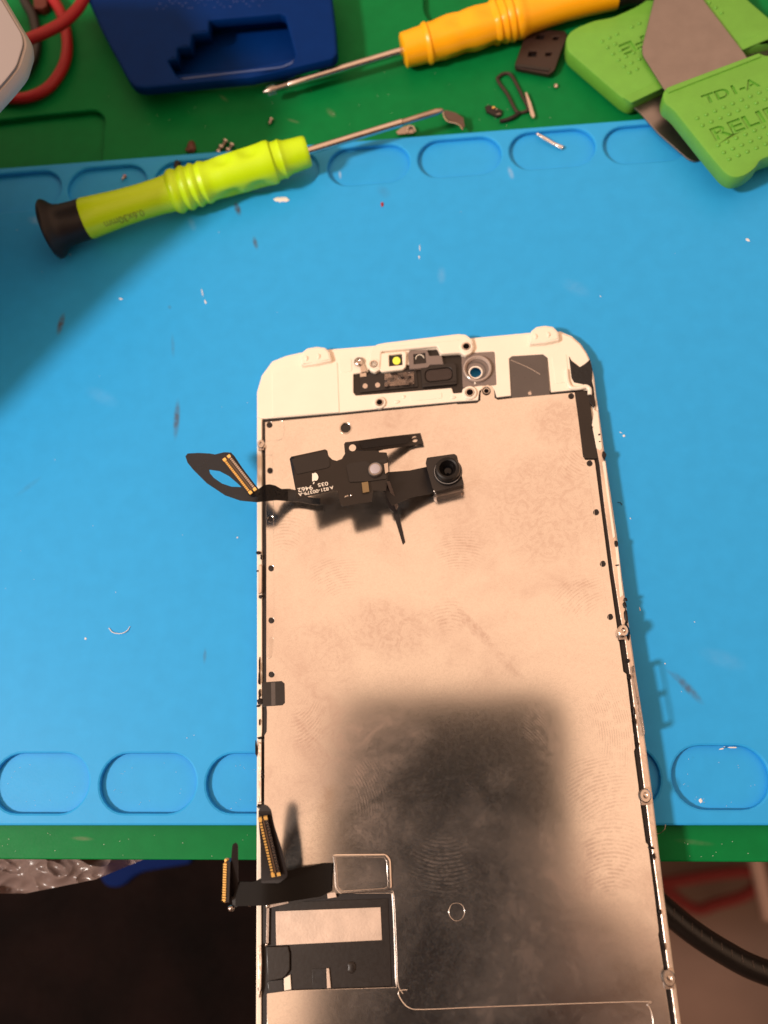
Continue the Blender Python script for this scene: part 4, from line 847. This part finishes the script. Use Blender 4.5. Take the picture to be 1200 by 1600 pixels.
blob('contact', M(771, 168, GZ+.8), (.35, .22, .15), m_gold, t, 1); blob('contact', M(776, 171, GZ+.8), (.2, .2, .15), m_steel, t, 2); blob('contact', M(779, 178, GZ+.8), (.5, .15, .12), m_steeld, t, 2)
t = empty('hook_bracket', (0, 0, 0), label='small curved steel bracket at the tip of the lime screwdriver', cat='phone part')
sheet('web', [(692, 174), (697, 172), (712, 176), (724, 184), (726, 197), (722, 202), (716, 194), (704, 190), (697, 184)], lambda x, y: GZ+1.2+(x-692)*.03, .25, mat('dark_steel', (.16, .12, .11), .35, 1), t, 'M')
tube('rim', [M(692, 174, GZ+1.4), M(694, 183, GZ+1.5), M(700, 190, GZ+1.6), M(711, 192.5, GZ+1.8), M(718, 196, GZ+2), M(723, 203, GZ+2.2)], .18, m_steel, t, n=8)
t = empty('bent_contact', (0, 0, 0), label='dull bronze scrap of metal half under the lime screwdriver shaft', cat='phone part')
sheet('flat', [(619, 206), (628, 199), (640, 195), (647, 203), (646, 208), (622, 210)], lambda x, y: GZ+.7, .3, m_steeld, t, 'M'); tube('curl', [M(636, 208, GZ+.8), M(638, 199, GZ+1), M(645, 198, GZ+1), M(649, 206, GZ+.8)], .2, m_steel, t, n=6)
def screw(x, y, z, dx, dy, L_, r, label, m=m_steel, group=None, lay=True):
    p = M(x, y, z+r); q = M(x+dx, y+dy, z+r); d = (q-p).normalized()
    t = empty('screw', (p.x, p.y, z), label=label, cat='screw', group=group); off = Vector((p.x, p.y, z))
    prof = [(0, r*.8), (.08, r), (.35, r), (.4, r*.6)]
    lathe('head', p, p+d, prof, m, t, 14, off=off)
    pr = []; n_ = int(L_/.16)
    for k in range(n_): pr.append((.38+k*.16, r*(.62 if k % 2 else .5)))
    lathe('thread', p, p+d, pr, m_steeld, t, 10, off=off); return t
for i, (x, y, dx, dy, lb) in enumerate(((353, 220, -6, 10, 'uppermost steel screw of the heap behind the lime handle'), (363, 226, -6, 10, 'rightmost steel screw of the heap behind the lime handle'), (346, 229, -6, 9, 'left middle steel screw of the heap behind the lime handle'), (357, 234, -6, 9, 'central steel screw of the heap behind the lime handle'), (342, 237, -5, 8, 'steel screw nearest the blue mat edge in the heap by the lime handle'))):
    screw(x, y, GZ if y < 226 else GZ+.3, dx, dy, 1.7, .74, lb, group='steel screws heaped behind the lime handle')
screw(424, 186, GZ, -3, 8, 1.2, .6, 'single tiny steel screw alone on the green mat left of the lime shaft')
screw(196, 274, -1.15, -4, 5, 1.0, .42, 'tiny reddish screw in the blue pocket above the lime handle', m=mat('copper_screw', (.5, .2, .16), .35, .8))
t = blob('metal_crumb', M(868, 134, GZ+.35), (.45, .55, .35), m_steel, None, 4, .4, label='bright silver crumb on the green mat right of the black gasket', cat='metal crumb')
blob('rubber_scrap', M(298, 230, GZ+.5), (1.1, 1.5, .6), mat('brown_scrap', (.10, .03, .02), .6, bump=.4), None, 6, .4, label='small brown scrap at the blue mat edge left of the screw heap', cat='scrap')
blob('rubber_scrap', M(277, 258, -.3), (.8, 1.0, .7), m_blackr, None, 9, .35, label='small black scrap in a pocket just above the lime handle ribs', cat='scrap')
blob('paint_chip', M(440, 312, .1), (1.5, .65, .2), m_dust, None, 12, .3, label='cream coloured paint chip on the blue mat below the lime handle', cat='paint chip').rotation_euler = (0, 0, 0)
blob('paint_chip', M(597, 319, .08), (.28, .55, .12), m_red, None, 13, .3, label='tiny red speck on the blue mat below the pocket row', cat='paint chip')
blob('paint_chip', M(784, 244, -1.0), (.2, .3, .15), m_blackr, None, 14, .3, label='tiny black speck at the right end of a blue pocket', cat='speck')
t = empty('foil_pin', (0, 0, 0), label='silver wire pin lying in a blue pocket near the green grips', cat='pin')
bm = bmesh.new(); P_ = [M(839, 209, -.2), M(852, 217, -.35), M(866, 225, -.5), M(879, 231, -.7)]
tube_bm(bm, P_, lambda t_: .42*(.6+.5*t_+.18*math.sin(t_*25)), 9); mesh_bm('pin_body', bm, mat('shiny_foil', (.85, .78, .74), .2, .9, bump=.6, bscale=1800), t)
tube('curled_fibre', [M(170, 981, .1), M(176, 988, .2), M(188, 990, .35), (M(198, 986, .25)), M(203, 979, .1)], .07, m_dust, None, n=6, label='curled white fibre on the blue mat left of the panel', cat='fibre')
tube('loose_hair', [M(1020, 1303, GZ+.2), M(1030, 1302, GZ+.5), M(1038, 1296, .3), M(1040, 1288, .5)], .07, mat('hair', (.5, .4, .3), .5), None, n=6, label='short curled hair at the mat edge beside the panel rail', cat='hair')
tube('curled_fibre', [M(965, 785-0, .1), M(969, 785, .25), M(972, 789, .1)], .06, m_blackr, None, n=6, label='tiny dark fibre on the blue mat right of the panel', cat='fibre')
# ---------------------------------------------------------------- things below the table edge
def FZ(x, y, z): return M(x, y, z)
cushion_z = -150
st = empty('shade_cushion', (0, 0, 0), label='added near-black chair seat in shadow below the table edge', cat='backdrop')
slab('cushion', [[(-500, 1180), (640, 1180), (700, 1400), (720, 1900), (-500, 1900)]], cushion_z, 60, m_shaded_ground, st, 'M', 14, r=20)  # added so the ground at the left looks shaded
# crumpled clear bag
def bag():
    bm = bmesh.new(); nx, ny = 110, 40; rr = random.Random(2); g = []
    import mathutils.noise as mn
    for j in range(ny):
        row = []
        for i in range(nx):
            u, v = i/(nx-1), j/(ny-1)
            x = -30+u*262; ylow = 1397-6*u if x < 140 else 1389-(x-140)*.52; ylow = 1396 - .2*max(0, x-40) if x < 150 else 1374-(x-150)*.42
            y = 1325+(ylow-1325)*v
            w1 = mn.noise(Vector((x*.008, y*.012, 0))); w2 = abs(mn.noise(Vector((x*.013-y*.012, y*.02, 3)))); w3 = abs(mn.noise(Vector((x*.03+y*.02, y*.035, 9)))); z = -14 + 3*w1 - 7*w2 - 2.2*w3
            row.append(bm.verts.new(M(x, y, z)))
        g.append(row)
    for j in range(ny-1):
        for i in range(nx-1): bm.faces.new((g[j][i], g[j][i+1], g[j+1][i+1], g[j+1][i]))
    bmesh.ops.solidify(bm, geom=bm.faces[:], thickness=.12)
    m = mat('clear_bag_film', (.36, .26, .235), .22, spec=.7, bump=.04, bscale=200, alpha=.75)
    mesh_bm('plastic_bag', bm, m, None, label='crumpled clear plastic bag poking out below the table edge', cat='plastic bag')
bag()
t = slab('blue_strap', [(150, 1352), (205, 1330), (300, 1330), (300, 1350), (215, 1364), (190, 1388), (160, 1386)], -110, 4, mat('royal_blue', (.002, .012, .085), .8, spec=.1), None, 'M', 1.2, r=3, label='blurred royal blue strap below the table edge behind the plastic bag', cat='strap')
zr = -500
tube('red_cord', [M(1000, 1385, zr), M(1060, 1376, zr), M(1120, 1366, zr), M(1172, 1362, zr), M(1186, 1376, zr), M(1165, 1398, zr), M(1120, 1412, zr), M(1085, 1420, zr), (M(1040, 1390, zr))], 4.0, mat('dark_red_cord', (.13, .009, .008), .9), None, n=12, label='blurred dark red cord looped on the floor', cat='cord')
slab('floor_rail', [(1168, 1320), (1188, 1320), (1215, 1440), (1196, 1440)], -400, 8, mat('tan_strip', (.34, .21, .16), .6), None, 'M', 2, label='pale tan strip on the floor at the right edge', cat='strip')
t = empty('black_cable', (0, 0, 0), label='thick black ribbed cable hanging at the lower right below the table', cat='cable')
cp = [M(1000, 1385, -34), M(1044, 1425, -34), M(1085, 1458, -34), M(1130, 1487, -34), M(1175, 1511, -34), M(1225, 1527, -34), M(1290, 1535, -34)]
tube('sheath', cp, 2.35, m_blackw, t, n=24, sub=10)
bm = bmesh.new(); P_ = smooth_path(cp, 40)
arc = 0; last = P_[0]; nxt = 1.
for i in range(1, len(P_)-1):
    arc += (P_[i]-last).length; last = P_[i]
    if arc > nxt:
        nxt += 2.1; d = (P_[i+1]-P_[i-1]).normalized(); B_ = basis(d)
        pts = [P_[i]+B_ @ Vector((2.36*math.cos(a), 2.36*math.sin(a), 0)) + d*(a-1.6)*1.0 for a in [k*.12+1.0 for k in range(5)]]
        tube_bm(bm, pts, .09, 5)
mesh_bm('twist_marks', bm, mat('grey_thread', (.16, .13, .12), .35), t)
# ---------------------------------------------------------------- the phone taking the picture (seen as its reflection in the plate)
ph = empty('camera_phone', mtx=CAM_M, label='dark phone held over the display panel, seen only as a blurred reflection', cat='phone')
PANEL_NAMES.add('camera_phone')
bm = bmesh.new()
me = curve_mesh([arcpts([(-55.5, -126), (28.5, -126), (28.5, 34), (-55.5, 34)], 11, 8)], 8, 1.2, 3)
for v in me.vertices: v.co = Vector((v.co.x, v.co.y, v.co.z+14))*S
link('phone_body', me, mat('phone_graphite', (.085, .055, .042), .6), ph)
me = curve_mesh([arcpts([(-22, -26), (16, -26), (16, 12), (-22, 12)], 8, 6)], 2, .4)
for v in me.vertices: v.co = Vector((v.co.x, v.co.y, v.co.z+6.1))*S
link('camera_bump', me, mat('phone_bump', (.085, .055, .042), .6), ph)
for lx, ly in ((-13, 3), (-13, -17), (6, -8)): lathe('camera_lens', Vector((lx, ly, 4.3)), Vector((lx, ly, 3.3)), [(0, 6), (1.1, 6), (1.3, 5.6), (1.3, .3)], mat('phone_lens_rim', (.045, .04, .036), .6), ph, 32, off=O)

# the photographer leaning in over the near side of the table
pr = empty('person', (95, -345, 0), label='person in a dark brown top leaning over the table while holding the phone', cat='person')
def body(name, joints, bones, m, parent, sub=2):
    me = bpy.data.meshes.new(name); me.from_pydata([Vector(j[0])*S for j in joints], bones, [])
    o = bpy.data.objects.new(name, me); C.objects.link(o); md = o.modifiers.new('skin', 'SKIN'); md.use_smooth_shade = True
    for v, j in zip(me.skin_vertices[0].data, joints): v.radius = (j[1]*S, (j[2] if len(j) > 2 else j[1])*S)
    me.skin_vertices[0].data[0].use_root = True
    sm = o.modifiers.new('s', 'SUBSURF'); sm.levels = sub; sm.render_levels = sub
    dg = bpy.context.evaluated_depsgraph_get(); nm = bpy.data.meshes.new_from_object(o.evaluated_get(dg)); bpy.data.objects.remove(o)
    return link(name, nm, m, parent)
m_top = mat('brown_knit_top', (.13, .065, .05), .9, bump=.6, bscale=600); m_skin = mat('skin', (.50, .26, .17), .5, bump=.15, bscale=800); m_hair = mat('dark_hair', (.02, .012, .008), .5, bump=.8, bscale=900)
pc = CAM_M.to_translation()/S
def pw(x, y, z): # phone axes mm -> person-local mm
    v = CAM_M @ (Vector((x, y, z))*S); return tuple(v/S - Vector((95, -345, 0)))
Jt = [((0, -60, -60), 150, 110), ((0, -30, 120), 150, 105), ((0, 20, 270), 165, 100), ((0, 75, 370), 120, 80), ((0, 105, 430), 55, 55), ((0, 130, 480), 70, 80), ((0, 150, 560), 75, 90),
      ((-185, 10, 340), 62, 62), ((-215, -60, 120), 48, 48), ((-200, -20, -80), 36, 36), ((-195, 0, -110), 26, 26),
      ((185, 40, 350), 62, 62), ((250, 60, 140), 48, 48), (pw(110, -150, 40), 34, 34), (pw(62, -100, 22), 26, 26)]
body('torso', Jt, [(0, 1), (1, 2), (2, 3), (3, 4), (4, 5), (5, 6), (3, 7), (7, 8), (8, 9), (9, 10), (3, 11), (11, 12), (12, 13), (13, 14)], m_top, pr)
for sgn, bx_ in ((1, 40),):
    J = [(pw(bx_+sgn*14, -92, 22), 18, 14), (pw(bx_+sgn*1, -72, 24), 20, 13)]; Bn = [(0, 1)]
    for k in range(4):
        y = -42-k*19; i0 = len(J)
        J += [(pw(bx_+sgn*1, -72+(y+70)*.5, 22), 9, 9), (pw(bx_-sgn*2, y, 14), 8, 8), (pw(bx_-sgn*9, y+1, 3), 7.5, 7.5), (pw(bx_-sgn*(21+k % 2*3), y+1, 1), 6.5, 6.5)]
        Bn += [(1, i0), (i0, i0+1), (i0+1, i0+2), (i0+2, i0+3)]
    i0 = len(J); J += [(pw(bx_-sgn*4, -88, 26), 10, 10), (pw(bx_-sgn*14, -74, 24), 9, 9), (pw(bx_-sgn*22, -56, 22), 8, 8)]; Bn += [(0, i0), (i0, i0+1), (i0+1, i0+2)]
    body('hand', J, Bn, m_skin, pr)
body('face', [((0, 165, 470), 40, 50), ((0, 172, 510), 62, 66), ((0, 178, 560), 68, 72), ((0, 172, 600), 55, 60)], [(0, 1), (1, 2), (2, 3)], m_skin, pr)
body('hair', [((0, 130, 520), 72, 70), ((0, 140, 580), 82, 84), ((0, 150, 625), 72, 72)], [(0, 1), (1, 2)], m_hair, pr)
for dx, dy, dz, r_, m_ in ((69, 238, 560, 9, m_white2), (121, 238, 560, 9, m_white2), (95, 250, 535, 11, m_skin)): blob('face_detail' if m_ is m_skin else 'eye', (dx, dy-345+0, dz), (r_, r_, r_), m_, pr, 1, .0)
for dx in (25, 165): blob('ear', (dx, 170-345, 550), (8, 16, 28), m_skin, pr, 1, .0)
blob('mouth', (95, 238-345, 505), (22, 6, 5), mat('lips', (.40, .12, .10), .4), pr, 1, 0)
